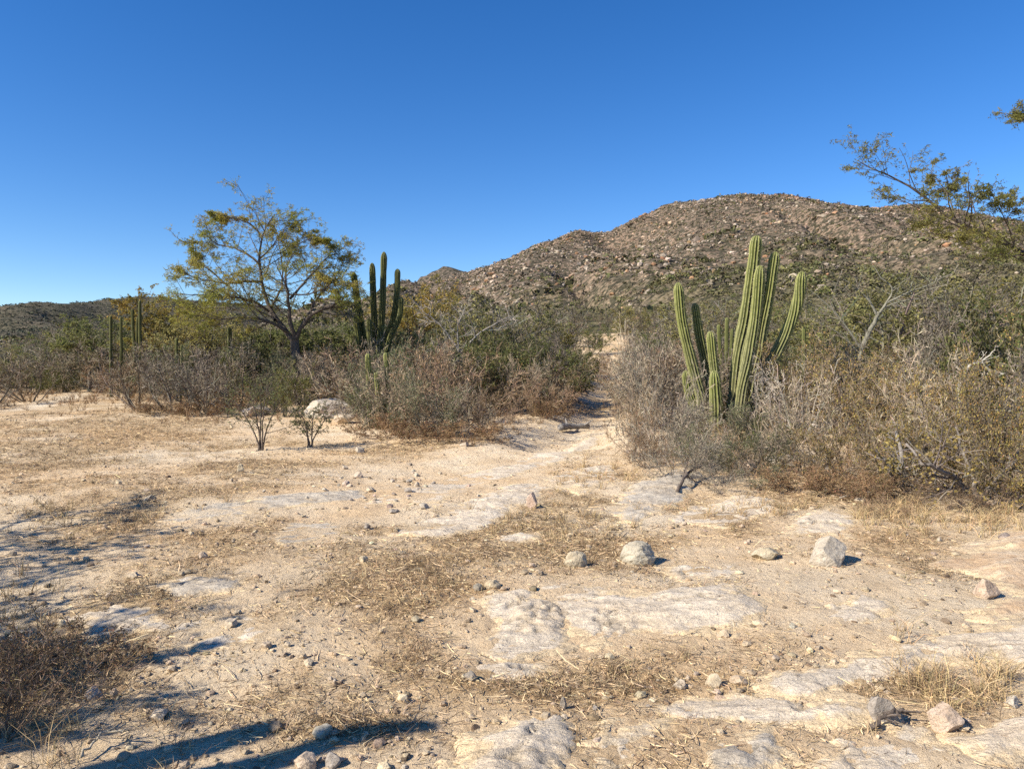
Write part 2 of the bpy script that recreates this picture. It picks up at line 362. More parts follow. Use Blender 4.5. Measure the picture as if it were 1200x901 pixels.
# ------------------------------------------------------------------ hills
def ridge_fn(px_list, Yr):
    P = np.array([at(px, py, Yr) for px, py in px_list]); return lambda x: np.interp(x, P[:, 0], P[:, 2])
RZ = ridge_fn([(100, 425), (250, 398), (330, 376), (400, 358), (480, 337), (515, 327), (545, 320), (575, 311), (600, 302), (620, 292), (640, 283), (660, 276), (678, 271), (700, 273), (715, 272), (735, 262), (760, 250),
               (778, 241), (800, 237), (825, 232), (850, 229), (880, 228), (910, 228), (935, 231), (960, 236), (985, 241), (1010, 244), (1040, 242), (1070, 240), (1095, 243), (1130, 252), (1170, 262), (1230, 275), (1350, 300), (1500, 340), (1800, 400)], 450)
def hill_z(x, y):
    yf = 98.0; t = (y - yf) / (450 - yf)
    base = np.interp(0.9 * np.minimum(y, 130) + 0.5 * x, _u, _g) - 1.2
    f = np.where(t < 1, np.clip(t, 0, 1) ** 1.12, 1 - (t - 1) * .9)
    env = np.clip(np.sin(np.clip(t, 0, 1) * pi), 0, 1)
    z = base * (1 - np.clip(t, 0, 1)) + RZ(x) * f
    z = z + env * (10 * fbm(x / 95 + 2, y / 120 + 5, 4) - 2.0 - 11 * (1 - np.abs(perlin(x / 52 + .12 * y / 52 + 9, y / 260 + 2))) ** 6) + .9 * perlin(x / 9, y / 9) * np.clip(t * 8, 0, 1) + 1.6 * perlin(x / 22 + 7, y / 17) * np.clip(t * 5, 0, 1)
    return z
def greenness(x, y, z):
    t = (y - 98) / 352
    return np.clip(1.2 - 2.3 * t + .45 * fbm(x / 60, y / 60 + 3, 3), 0, 1)
def grid(xs, ys, zf, name, m, cf, label, kind='structure'):
    X, Y = np.meshgrid(xs, ys); Z = zf(X, Y); V = np.stack([X, Y, Z], -1).reshape(-1, 3); n = len(xs)
    i = np.arange(len(ys) - 1)[:, None] * n; k = np.arange(n - 1)[None]
    Q = np.stack([i + k, i + k + 1, i + n + k + 1, i + n + k], -1).reshape(-1, 4)
    g = cf(X, Y, Z); mb = MB(); mb.add(V, Q, None, np.stack([g, g, g], -1).reshape(-1, 3))
    return tag(mb.build(name, m, smooth=True), label, 'hill', kind=kind)
hx = np.linspace(-330, 560, 360); hy = np.concatenate([np.linspace(98, 470, 190), np.linspace(476, 640, 24)])
grid(hx, hy, hill_z, 'hill', M['hill'], greenness, 'rocky brown hill rising behind the thicket')
FZ = ridge_fn([(-500, 400), (-250, 385), (-100, 368), (-30, 360), (0, 362), (22, 365), (50, 360), (70, 358), (95, 356), (120, 355), (150, 349), (165, 346), (190, 347), (220, 351), (300, 356), (420, 372), (560, 420)], 1100)
def far_z(x, y):
    t = (y - 480) / 620; f = np.where(t < 1, np.clip(t, 0, 1) ** .95, 1 - (t - 1) * .8)
    return FZ(x) * f + 18 * np.sin(np.clip(t, 0, 1) * pi) * fbm(x / 160, y / 210, 4) + 2.2 * perlin(x / 25, y / 25) - 1
FXS, FYS = np.linspace(-1350, -60, 200), np.concatenate([np.linspace(480, 1120, 110), np.linspace(1130, 1500, 16)])
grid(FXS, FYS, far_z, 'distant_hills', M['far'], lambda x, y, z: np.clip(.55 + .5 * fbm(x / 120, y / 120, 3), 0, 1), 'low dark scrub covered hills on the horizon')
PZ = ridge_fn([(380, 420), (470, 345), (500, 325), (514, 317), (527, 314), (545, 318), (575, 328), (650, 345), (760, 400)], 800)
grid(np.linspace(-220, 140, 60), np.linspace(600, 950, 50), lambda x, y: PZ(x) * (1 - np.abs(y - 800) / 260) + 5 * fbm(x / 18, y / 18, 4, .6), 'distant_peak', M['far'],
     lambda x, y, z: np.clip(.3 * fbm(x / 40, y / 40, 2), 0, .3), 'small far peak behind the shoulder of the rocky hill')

def ico(sub):
    t = (1 + 5 ** .5) / 2
    V = [(-1, t, 0), (1, t, 0), (-1, -t, 0), (1, -t, 0), (0, -1, t), (0, 1, t), (0, -1, -t), (0, 1, -t), (t, 0, -1), (t, 0, 1), (-t, 0, -1), (-t, 0, 1)]
    Fc = [(0, 11, 5), (0, 5, 1), (0, 1, 7), (0, 7, 10), (0, 10, 11), (1, 5, 9), (5, 11, 4), (11, 10, 2), (10, 7, 6), (7, 1, 8), (3, 9, 4), (3, 4, 2), (3, 2, 6), (3, 6, 8), (3, 8, 9), (4, 9, 5), (2, 4, 11), (6, 2, 10), (8, 6, 7), (9, 8, 1)]
    V = [np.array(v) / np.linalg.norm(v) for v in V]
    for _ in range(sub):
        mid = {}; nf = []
        def m(a, b):
            k = (min(a, b), max(a, b))
            if k not in mid: v = V[a] + V[b]; V.append(v / np.linalg.norm(v)); mid[k] = len(V) - 1
            return mid[k]
        for a, b, c in Fc:
            x, y, z = m(a, b), m(b, c), m(c, a); nf += [(a, x, z), (b, y, x), (c, z, y), (x, y, z)]
        Fc = nf
    return np.array(V), np.array(Fc)
ICO = [ico(k) for k in range(5)]
def scatter(mb, Vt, Tt, pos, scale, r, cols, squash=None):
    """many turned and scaled copies of a few small shapes, joined (for what nobody could count)"""
    K = len(Vt); which = r.integers(0, K, len(pos))
    for k in range(K):
        s = np.where(which == k)[0]
        if not len(s): continue
        v = Vt[k]; a = r.uniform(0, 2 * pi, len(s)); ca, sa = np.cos(a)[:, None], np.sin(a)[:, None]
        sc = scale[s]; sc = np.repeat(sc[:, None], 3, 1) if sc.ndim == 1 else sc
        x = v[None, :, 0] * sc[:, :1]; y = v[None, :, 1] * sc[:, 1:2]; z = v[None, :, 2] * sc[:, 2:3]
        Pn = np.stack([x * ca - y * sa, x * sa + y * ca, z], -1) + pos[s][:, None, :]
        n = len(v); Fi = (Tt[k][None] + (np.arange(len(s)) * n)[:, None, None]).reshape(-1, Tt[k].shape[1])
        C = np.repeat(cols[s], n, 0)
        if Tt[k].shape[1] == 3: mb.add(Pn.reshape(-1, 3), None, Fi, C)
        else: mb.add(Pn.reshape(-1, 3), Fi, None, C)
def rock_verts(r, sub, cuts=9, rough=.06, depth=(.45, .85)):
    v = ICO[sub][0].copy()
    for _ in range(cuts):
        n = rnd_unit(r, 1)[0]; d = r.uniform(*depth); k = v @ n; o = np.maximum(k - d, 0); v = v - o[:, None] * n[None] * .97
    s = r.uniform(0, 50); v = v * (1 + rough * fbm(v[:, 0] * 1.7 + s, v[:, 1] * 1.7 + v[:, 2] * 2.3, 3))[:, None]
    return v
def hill_cover():
    r = np.random.default_rng(5)
    # boulders
    n = 80000; x = r.uniform(-260, 480, n); y = 112 + 350 * r.uniform(0, 1, n) ** .8
    ok = (np.abs(x / y) < .80) & (hill_z(x, y) > T(x, y, False) + .2)
    dens = .36 * sstep(.08, .42, (y - 98) / 352) + 1.1 * sstep(.15, .8, fbm(x / 30 + 11, y / 36, 4)) + .45 * sstep(410, 447, y)
    s = ok & (r.uniform(0, 1, n) < dens * .8); x, y = x[s], y[s]
    sz = np.clip(np.exp(r.normal(-.88, .45, len(x))), .25, 1.6); big = r.uniform(0, 1, len(x)) < .022 * sstep(0, .8, fbm(x / 30 + 11, y / 36, 4)); sz = np.where(big, sz * 2.1, sz)
    # the larger crags that show on the face
    for cpx, cpy, ny in [(668, 325, 260), (815, 320, 240), (935, 262, 380), (655, 297, 330), (628, 284, 400), (760, 310, 270), (700, 300, 300), (575, 330, 230)]:
        c = at(cpx, cpy, ny); yy = np.linspace(115, 448, 200); rz = CAMZ + (c[2] - CAMZ) * yy / ny; xx = c[0] * yy / ny; hit = np.argmax(hill_z(xx, yy) > rz); cx_, cy_ = xx[hit], yy[hit]
        q = 26; x = np.append(x, cx_ + r.normal(0, 5, q)); y = np.append(y, cy_ + r.normal(0, 6, q)); sz = np.append(sz, r.uniform(.5, 1.3, q))
    z = hill_z(x, y); m = len(x)
    cols = np.where(r.uniform(0, 1, (m, 1)) < .14, jitter(r, (.33, .20, .115), m, .2, .03), jitter(r, (.35, .29, .23), m, .34, .02))
    tint = sstep(.0, .5, fbm(x / 50, y / 50 + 40, 3))[:, None]; cols = np.clip(cols * (1 - tint * np.array([.0, .14, .24])), .03, .8)
    scl = np.stack([sz * r.uniform(.8, 1.5, m), sz, sz * r.uniform(.55, 1.1, m)], -1); pos = np.stack([x, y, z + sz * .12], -1); bg_ = sz > 1.3
    mb = MB(); scatter(mb, [rock_verts(r, 0, 6) for _ in range(6)], [ICO[0][1]] * 6, pos[~bg_], scl[~bg_], r, cols[~bg_]); scatter(mb, [rock_verts(r, 2, 12, .12, (.35, .7)) for _ in range(6)], [ICO[2][1]] * 6, pos[bg_], scl[bg_], r, cols[bg_])
    tag(mb.build('hill_boulders', M['hillrock']), 'tan and orange boulders strewn over the hillside', 'boulders', kind='stuff')
    # scrub
    def clump(nl, up, q=1.0):
        d = rnd_unit(r, nl); d[:, 2] = np.abs(d[:, 2]) * up; c = d * r.uniform(.35, 1, (nl, 1)); n_ = rnd_unit(r, nl); e1 = norm(np.cross(n_, rnd_unit(r, nl))) * .34 * q; e2 = norm(np.cross(n_, e1)) * .3 * q
        V = np.stack([c - e1, c - e2 * .8, c + e1, c + e2], 1).reshape(-1, 3); return V, np.arange(4 * nl).reshape(-1, 4)
    cl = [clump(9, .9) for _ in range(10)]; cl_near = [clump(30, .9, .5) for _ in range(8)]
    def bushes(name, x, y, zf, sz, cols, label):
        mb = MB(); P_ = np.stack([x, y, zf(x, y) + sz * .1], -1); S_ = np.stack([sz, sz, sz * .8], -1); nr_ = np.hypot(x, y) < 235
        for sel, tl in ((nr_, cl_near), (~nr_, cl)):
            if sel.any(): scatter(mb, [c[0] for c in tl], [c[1] for c in tl], P_[sel], S_[sel], r, cols[sel])
        tag(mb.build(name, M['hillbush']), label, 'scrub', kind='stuff')
    n = 80000; x = r.uniform(-260, 480, n); y = 108 + 345 * r.uniform(0, 1, n) ** .85
    ok = (np.abs(x / y) < .80) & (hill_z(x, y) > T(x, y, False) + .1)
    g = greenness(x, y, 0); s = ok & (r.uniform(0, 1, n) < .5 + .4 * g + .35 * fbm(x / 25, y / 25, 3)); x, y, g = x[s], y[s], g[s]
    sz = np.exp(r.normal(.0, .38, len(x))) * (.68 + .6 * g) * (1 + .7 * (r.uniform(0, 1, len(x)) < .06))
    u = r.uniform(0, 1, len(x)); isg = u < (.36 + .6 * g)
    cols = np.where(isg[:, None], jitter(r, (.115, .108, .045), len(x), .28, .05), np.where(r.uniform(0, 1, (len(x), 1)) < .35, jitter(r, (.19, .155, .115), len(x), .2, .02), jitter(r, (.085, .07, .047), len(x), .3, .03)))
    bushes('hill_scrub', x, y, hill_z, sz, cols, 'olive and grey brown scrub covering the rocky hillside')
    n = 12000; y = 500 + 600 * r.uniform(0, 1, n); x = y * r.uniform(-.86, -.12, n); s = fbm(x / 60, y / 60, 3) > -.35; x, y = x[s], y[s]
    sz = r.uniform(1.0, 2.8, len(x)); cols = jitter(r, (.10, .10, .065), len(x), .3, .04)
    n = 11000; y2 = 58 * (480 / 58) ** r.uniform(0, 1, n); x2 = y2 * r.uniform(-.9, -.05, n); s = hill_z(x2, y2) < T(x2, y2, False) + .3; x2, y2 = x2[s], y2[s]
    bushes('plain_scrub', x2, y2, lambda a, b: T(a, b, False), r.uniform(.9, 2.0, len(x2)), np.where(r.uniform(0, 1, (len(x2), 1)) < .6, jitter(r, (.10, .105, .045), len(x2), .25, .06), jitter(r, (.19, .155, .115), len(x2), .25, .03)), 'mixed green and grey scrub covering the plain before the distant hills')
    bushes('distant_scrub', x, y, far_z, sz, cols, 'dark scrub on the distant hills')
hill_cover()

# ------------------------------------------------------------------ exposed bedrock
SLABS = [
    ('slab', [(563, 712), (580, 694), (622, 690), (646, 704), (668, 740), (642, 764), (600, 772), (568, 755)], .10, 'rounded pale bedrock hump with curved left edge, split from the wider sheet'),
    ('slab', [(640, 688), (700, 689), (760, 694), (850, 685), (908, 706), (884, 728), (800, 743), (700, 754), (670, 744), (652, 714)], .09, 'wide pale sheet of cracked bedrock beside the rounded hump'),
    ('slab', [(885, 802), (960, 780), (1040, 758), (1110, 741), (1200, 732), (1250, 736), (1250, 772), (1180, 776), (1100, 784), (1000, 803), (950, 818), (895, 818)], .11, 'long smooth pale bedrock band with a straight upper edge'),
    ('slab_orange', [(1098, 662), (1130, 640), (1170, 626), (1260, 604), (1260, 700), (1195, 694), (1150, 676)], .10, 'orange stained flat bedrock slab at the foot of the yellow leaved bushes'),
    ('slab', [(545, 885), (568, 856), (600, 846), (640, 850), (662, 872), (674, 905), (662, 940), (535, 940)], .17, 'domed pale rock with a dark cracked flank low in the dirt'),
    ('slab', [(678, 892), (698, 862), (738, 845), (772, 850), (766, 878), (722, 908)], .10, 'small grey-white bedrock bump next to the domed rock'),
    ('slab', [(768, 828), (860, 814), (935, 822), (985, 812), (1040, 822), (1052, 850), (960, 858), (860, 846), (790, 842)], .12, 'broken ledge of pale bedrock below the long smooth band'),
    ('slab_grey', [(822, 890), (850, 866), (905, 858), (918, 884), (900, 915), (840, 920)], .11, 'rough grey bedrock knob below the broken ledge'),
    ('slab_grey', [(718, 602), (738, 572), (788, 553), (826, 556), (806, 580), (772, 600), (742, 616)], .14, 'smooth grey bedrock slope with a dead branch lying on it'),
    ('slab', [(528, 602), (560, 582), (604, 566), (640, 566), (630, 588), (580, 606)], .09, 'whitish bedrock tongue behind the upright pointed stone'),
    ('slab', [(430, 590), (500, 566), (560, 552), (620, 536), (690, 510), (704, 514), (660, 540), (590, 560), (510, 588)], .07, 'long pale bedrock pavement leading into the trail'),
    ('slab_grey', [(180, 610), (250, 592), (340, 578), (420, 574), (428, 586), (335, 594), (250, 608)], .07, 'long low grey bedrock strip in the sandy flat'),
    ('slab_grey', [(176, 688), (220, 674), (275, 679), (288, 692), (205, 700)], .06, 'small grey bedrock patch between litter clumps'),
    ('slab_grey', [(318, 624), (345, 615), (393, 614), (398, 627), (335, 636)], .05, 'small flat grey bedrock patch behind a litter clump'),
    ('slab', [(583, 637), (592, 627), (626, 624), (632, 636)], .05, 'tiny pale bedrock patch in dry grass'),
    ('slab', [(958, 735), (970, 710), (1002, 700), (1042, 704), (1032, 727)], .06, 'pale bedrock patch in gravel above the smooth band'),
    ('slab', [(918, 626), (930, 608), (965, 599), (1003, 607), (992, 627)], .06, 'flat pale bedrock patch just behind the white block'),
    ('slab', [(532, 790), (545, 780), (600, 774), (644, 782), (610, 796), (550, 800)], .06, 'narrow pale bedrock strip under dead stalks'),
    ('slab', [(1120, 862), (1170, 846), (1250, 842), (1250, 885), (1160, 886)], .09, 'smooth tan bedrock with a rust line in the corner'),
    ('slab', [(985, 900), (1010, 868), (1060, 860), (1112, 876), (1090, 915)], .08, 'low rounded pale bedrock below the tan boulder'),
    ('slab_orange', [(1120, 720), (1165, 706), (1250, 700), (1250, 722), (1170, 726)], .05, 'thin orange-tinged bedrock strip above the smooth band'),
    ('slab', [(465, 624), (500, 608), (545, 600), (604, 598), (572, 616), (510, 632)], .06, 'thin pale bedrock sheet between the whitish tongue and the grey strip'),
    ('slab', [(640, 562), (672, 550), (716, 544), (724, 560), (684, 578)], .06, 'pale bedrock patch at the mouth of the trail'),
    ('slab', [(786, 612), (812, 592), (860, 580), (905, 586), (908, 602), (846, 616)], .06, 'flat pale bedrock sheet below the striped cactus thicket'),
    ('slab', [(770, 668), (800, 660), (850, 664), (856, 676), (800, 682)], .05, 'small pale bedrock sheet behind the wide cracked one'),
    ('slab', [(60, 720), (120, 706), (180, 712), (190, 735), (110, 745)], .05, 'sand coated bedrock swell amid tree shadow'),
    ('slab', [(210, 735), (290, 722), (340, 738), (310, 760), (230, 764)], .04, 'low sandy bedrock swell crossed by faint lines'),
]
def poly_sd(x, y, P):
    ins = np.zeros(np.shape(x), bool); n = len(P)
    for i in range(n):
        (ax, ay), (bx, by) = P[i], P[(i + 1) % n]
        if ay != by:
            c = ((ay > y) != (by > y)) & (x < (bx - ax) * (y - ay) / (by - ay) + ax); ins ^= c
    d = seg_dist(x, y, list(P) + [P[0]]); return np.where(ins, d, -d)
def make_slab(i, m, poly, H, label):
    r = np.random.default_rng(100 + i)
    P = np.array([gp(px, py)[:2] for px, py in poly]); lo, hi = P.min(0) - .3, P.max(0) + .3
    area = (hi - lo).prod(); s = max(.024, math.sqrt(area / 11000))
    xs = np.arange(lo[0], hi[0], s); ys = np.arange(lo[1], hi[1], s); X, Y = np.meshgrid(xs, ys)
    d = poly_sd(X, Y, [tuple(p) for p in P]) + .05 + .10 * fbm(X / .5 + i, Y / .36, 6, .68)
    w = .10 + .16 * min(1, math.sqrt(area) * .5)
    ca, sa = cos(.35), sin(.35); U, Vv = X * ca + Y * sa, -X * sa + Y * ca
    inside = np.clip(d / .10, 0, 1)
    # sheets split off at small steps, a gentle overall swell
    sheet = U * .12 + .35 * fbm(U / 1.3 + i * 3, Vv / .6, 3); q = sheet / .16; fl = np.floor(q); fr = q - fl
    step = (fl + sstep(.0, .22, fr)) * .018; step = step - np.median(step)
    Z = T(X, Y, False) + H * .70 * (1 - np.exp(-np.clip(d, 0, 9) / w)) * (.8 + .35 * fbm(X / .9 + i, Y / .9, 2)) - .004
    Z = Z + inside * (np.clip(step, -.03, .05) * np.clip(d / .3, 0, 1) + .012 * fbm(U / .6, Vv / .10 + i, 4, .6) + .007 * fbm(X / .12 + 3, Y / .10, 3, .6))
    C = np.ones(X.shape) * (1 - .10 * (1 - sstep(.0, .3, fr)) * (fr > .02))
    for k in range(r.integers(3, 6)):
        a = r.uniform(0, pi) if k else 1.2; c = lo + (hi - lo) * r.uniform(.25, .75, 2); q2 = np.abs((X - c[0]) * cos(a) + (Y - c[1]) * sin(a) + .22 * fbm(X / .6 + 5 * k, Y / .6 + i, 5, .62))
        lim = sstep(-.15, .2, fbm(X / .7 + k * 3, Y / .7 + i, 2)); g = np.exp(-(q2 / (s * .7)) ** 2) * lim; Z = Z - .028 * g * inside; C = C * (1 - .45 * g)
    Z = Z + np.where(d < 0, d, 0) * .8
    dust = np.clip(.66 - d / (.26 + .15 * fbm(X / .8, Y / .8 + i, 2)), 0, 1) + .45 * np.clip(fbm(X / .55 + 20 + i, Y / .4, 4, .6) + .05, 0, 1)
    keep = d > -.12; kq = keep[:-1, :-1] & keep[1:, :-1] & keep[:-1, 1:] & keep[1:, 1:]
    n = len(xs); ii, kk = np.nonzero(kq); Q = np.stack([ii * n + kk, ii * n + kk + 1, (ii + 1) * n + kk + 1, (ii + 1) * n + kk], -1)
    used, inv = np.unique(Q, return_inverse=True); V = np.stack([X, Y, Z], -1).reshape(-1, 3)[used]
    org = V.mean(0); org[2] = V[:, 2].min(); warm = .5 + .5 * fbm(V[:, 0] / .5 + 3 * i, V[:, 1] / .5, 3)
    Cc = C.ravel()[used][:, None] * (1 - warm[:, None] * np.array([.0, .06, .14]))
    mb = MB(); mb.add(V - org, inv.reshape(-1, 4), None, Cc)
    o = mb.build('bedrock_slab', M[m], smooth=True); o.location = org; tag(o, label, 'rock', 'bedrock showing through the soil')
    at_ = o.data.attributes.new('Dust', 'FLOAT', 'POINT'); at_.data.foreach_set('value', np.clip(dust, 0, 1).ravel()[used].astype(np.float32))
    return P
SLAB_P = [make_slab(i, *a) for i, a in enumerate(SLABS)]
def off_slab(x, y, margin=-.05):
    k = np.ones(np.shape(x), bool)
    for P in SLAB_P: k &= poly_sd(x, y, [tuple(p) for p in P]) < -margin
    return k

# ------------------------------------------------------------------ loose stones
STONES = [  # px of the base middle, base py, width, height in pixels, material, label
    (977, 664, 50, 38, 'stone_white', 'large pale block with flat left face resting on the grit'),
    (750, 662, 44, 30, 'stone_white', 'rounded whitish boulder half hidden in dead grass'),
    (675, 666, 28, 22, 'stone', 'tan stone block next to the rounded whitish boulder'),
    (902, 656, 34, 18, 'stone', 'wedge shaped tan stone in front of the pale bedrock patch'),
    (624, 596, 15, 22, 'stone', 'small upright pointed stone at the end of the whitish bedrock tongue'),
    (1040, 850, 36, 40, 'dark_stone', 'grey upright fin of rock with dead sticks at its foot'),
    (1115, 858, 40, 40, 'stone', 'tan knobbly boulder beside the grey fin of rock'),
    (1163, 702, 32, 26, 'stone', 'slanted tan stone at the edge of the orange slab'),
    (1178, 632, 14, 10, 'dark_stone', 'small dark stone lying on the orange slab'),
    (838, 805, 20, 18, 'stone', 'squarish tan stone, one of a pair beside the bedrock band'),
    (868, 804, 22, 14, 'stone', 'flatter tan stone of the pair beside the bedrock band'),
    (797, 806, 18, 12, 'stone', 'dark-sided stone near the pair of tan stones'),
    (105, 820, 24, 17, 'stone_white', 'grey-white stone lying in the tree shadow'),
    (131, 819, 11, 15, 'stone', 'small upright stone next to the grey-white one in the shadow'),
    (182, 843, 22, 13, 'stone', 'pinkish flat stone in the edge of the tree shadow'),
    (70, 736, 11, 10, 'stone', 'small round tan stone by shaded grass'),
    (20, 754, 28, 20, 'stone_white', 'pale stone sunk in shaded dry grass'),
    (282, 553, 9, 12, 'stone', 'small dark pointed stone standing alone on the sandy flat'),
    (270, 737, 16, 9, 'stone', 'low tan stone on the sandy swell'),
    (312, 762, 15, 9, 'stone', 'flat stone at the end of the sandy swell'),
    (174, 588, 14, 10, 'dark_stone', 'dark stone at the end of the grey bedrock strip'),
    (236, 653, 12, 10, 'stone', 'triangular stone behind the small grey bedrock patch'),
    (155, 678, 16, 9, 'stone', 'low stone among shaded litter'),
    (356, 903, 28, 24, 'stone', 'tan stone touched by the long cactus shadow'),
    (389, 901, 22, 18, 'dark_stone', 'dark stone touching the tan one by the long cactus shadow'),
    (378, 866, 26, 15, 'stone_white', 'pale split stone just above the long cactus shadow'),
    (425, 660, 12, 9, 'stone', 'small grey stone in open litter'),
    (560, 690, 13, 10, 'dark_stone', 'small grey-white stone above the rounded bedrock hump'),
    (577, 689, 20, 11, 'stone', 'oval tan stone above the rounded bedrock hump'),
    (430, 619, 8, 9, 'dark_stone', 'tiny dark triangular stone on the sandy flat'),
    (496, 598, 12, 8, 'stone_white', 'small white stone beside a twig clump'),
    (460, 601, 15, 6, 'dark_stone', 'thin dark stone at the bedrock pavement edge'),
    (433, 576, 11, 8, 'stone', 'tan stone of the little row on the flat'),
    (420, 560, 12, 9, 'stone', 'pale tan stone behind the little row of stones'),
    (405, 570, 10, 8, 'stone', 'round stone starting the little row of stones'),
    (478, 577, 10, 7, 'dark_stone', 'dark stone ending the little row of stones'),
    (421, 531, 11, 9, 'stone_white', 'whitish stone in the shade patch of the shrub thicket'),
    (924, 548, 46, 20, 'stone_white', 'pale flat rock under the bushes beside the striped cactus'),
    (886, 549, 26, 12, 'stone', 'low tan rock at the foot of the striped cactus thicket'),
    (850, 745, 14, 9, 'stone', 'small stone at the rim of the wide bedrock sheet'),
    (552, 800, 16, 12, 'dark_stone', 'dark grey stone beside the narrow bedrock strip'),
    (660, 830, 9, 18, 'dark_stone', 'small dark upright splinter of rock in the grit'),
    (636, 868, 10, 9, 'stone', 'little stone perched by the domed rock'),
    (700, 872, 14, 12, 'stone', 'tan stone between two bedrock bumps'),
    (1010, 590, 14, 8, 'stone', 'small stone in dry grass under yellow leaved bushes'),
    (930, 735, 12, 7, 'stone_white', 'small white stone by the pale bedrock patch'),
    (1190, 830, 22, 15, 'stone_white', 'white angular stone on the tan corner bedrock'),
    (545, 524, 14, 8, 'stone', 'tan stone at the trail edge of the thicket'),
]
def place_stone(px, py, wpx, hpx, m, label, r, group='loose stones on the ground'):
    c = gp(px, py); d = c[1] / F; w, h = wpx * d, hpx * d
    sub = 4 if wpx > 30 else 3 if wpx > 13 else 2
    v = rock_verts(r, sub, 12, .07, (.5, .85)) if 'round' not in label else rock_verts(r, sub, 5, .10, (.75, .9)); v = v / np.abs(v).max(0)
    v = v * np.array([w / 2, w / 2 * r.uniform(.75, 1.0), h * .62]); v[:, 2] += h * .27
    mb = MB(); mb.add(v, None, ICO[sub][1], jitter(r, (.95, .93, .9), 1, .08, .03)[0])
    o = mb.build('stone', M[m]); o.location = (c[0], c[1] + w * .3, float(T(c[0], c[1] + w * .3)) - h * .04)
    tag(o, label, 'stone', group); return o
rs = np.random.default_rng(33)
for s in STONES: place_stone(*s, rs)
# big far rocks
def outcrop(px, py, wpx, hpx, m, label, seed, yaw=0, tilt=0):
    r = np.random.default_rng(seed); c = gp(px, py); d = c[1] / F; w, h = wpx * d, hpx * d
    v = rock_verts(r, 4, 12, .10, (.45, .8)); v = v / np.abs(v).max(0) * np.array([w / 2, w * .4, h * .6]); v[:, 2] += h * .3 + v[:, 0] * tilt
    mb = MB(); mb.add(v, None, ICO[4][1], (1, 1, 1)); o = mb.build('boulder', M[m]); o.location = c + np.array([0, w * .3, 0]); tag(o, label, 'boulder'); return o
outcrop(384, 490, 66, 27, 'stone_white', 'large whitish tilted rock outcrop under the spreading tree', 3, tilt=.16)
outcrop(291, 488, 42, 16, 'stone', 'yellowish low rock outcrop behind the taller leafy sapling', 4, tilt=.15)
outcrop(400, 497, 30, 13, 'stone', 'small tan rock at the foot of the whitish outcrop', 5)
# smaller stones, one by one
k = 0; grp = 'small stones scattered over the flat'
while k < 95:
    px, py = rs.uniform(20, 1190), 520 + 375 * rs.uniform() ** .8
    if rs.uniform() < .35: px, py = rs.normal(460, 60), rs.normal(572, 14)
    if py < 530 or (px > 720 and py < 600) or (px < 330 and py < 545): continue
    w = rs.uniform(4, 8.5); place_stone(px, py, w, w * rs.uniform(.5, .85), ['stone', 'stone', 'dark_stone', 'stone', 'stone_white'][rs.integers(5)], 'small angular stone loose on the sandy flat', rs, grp); k += 1

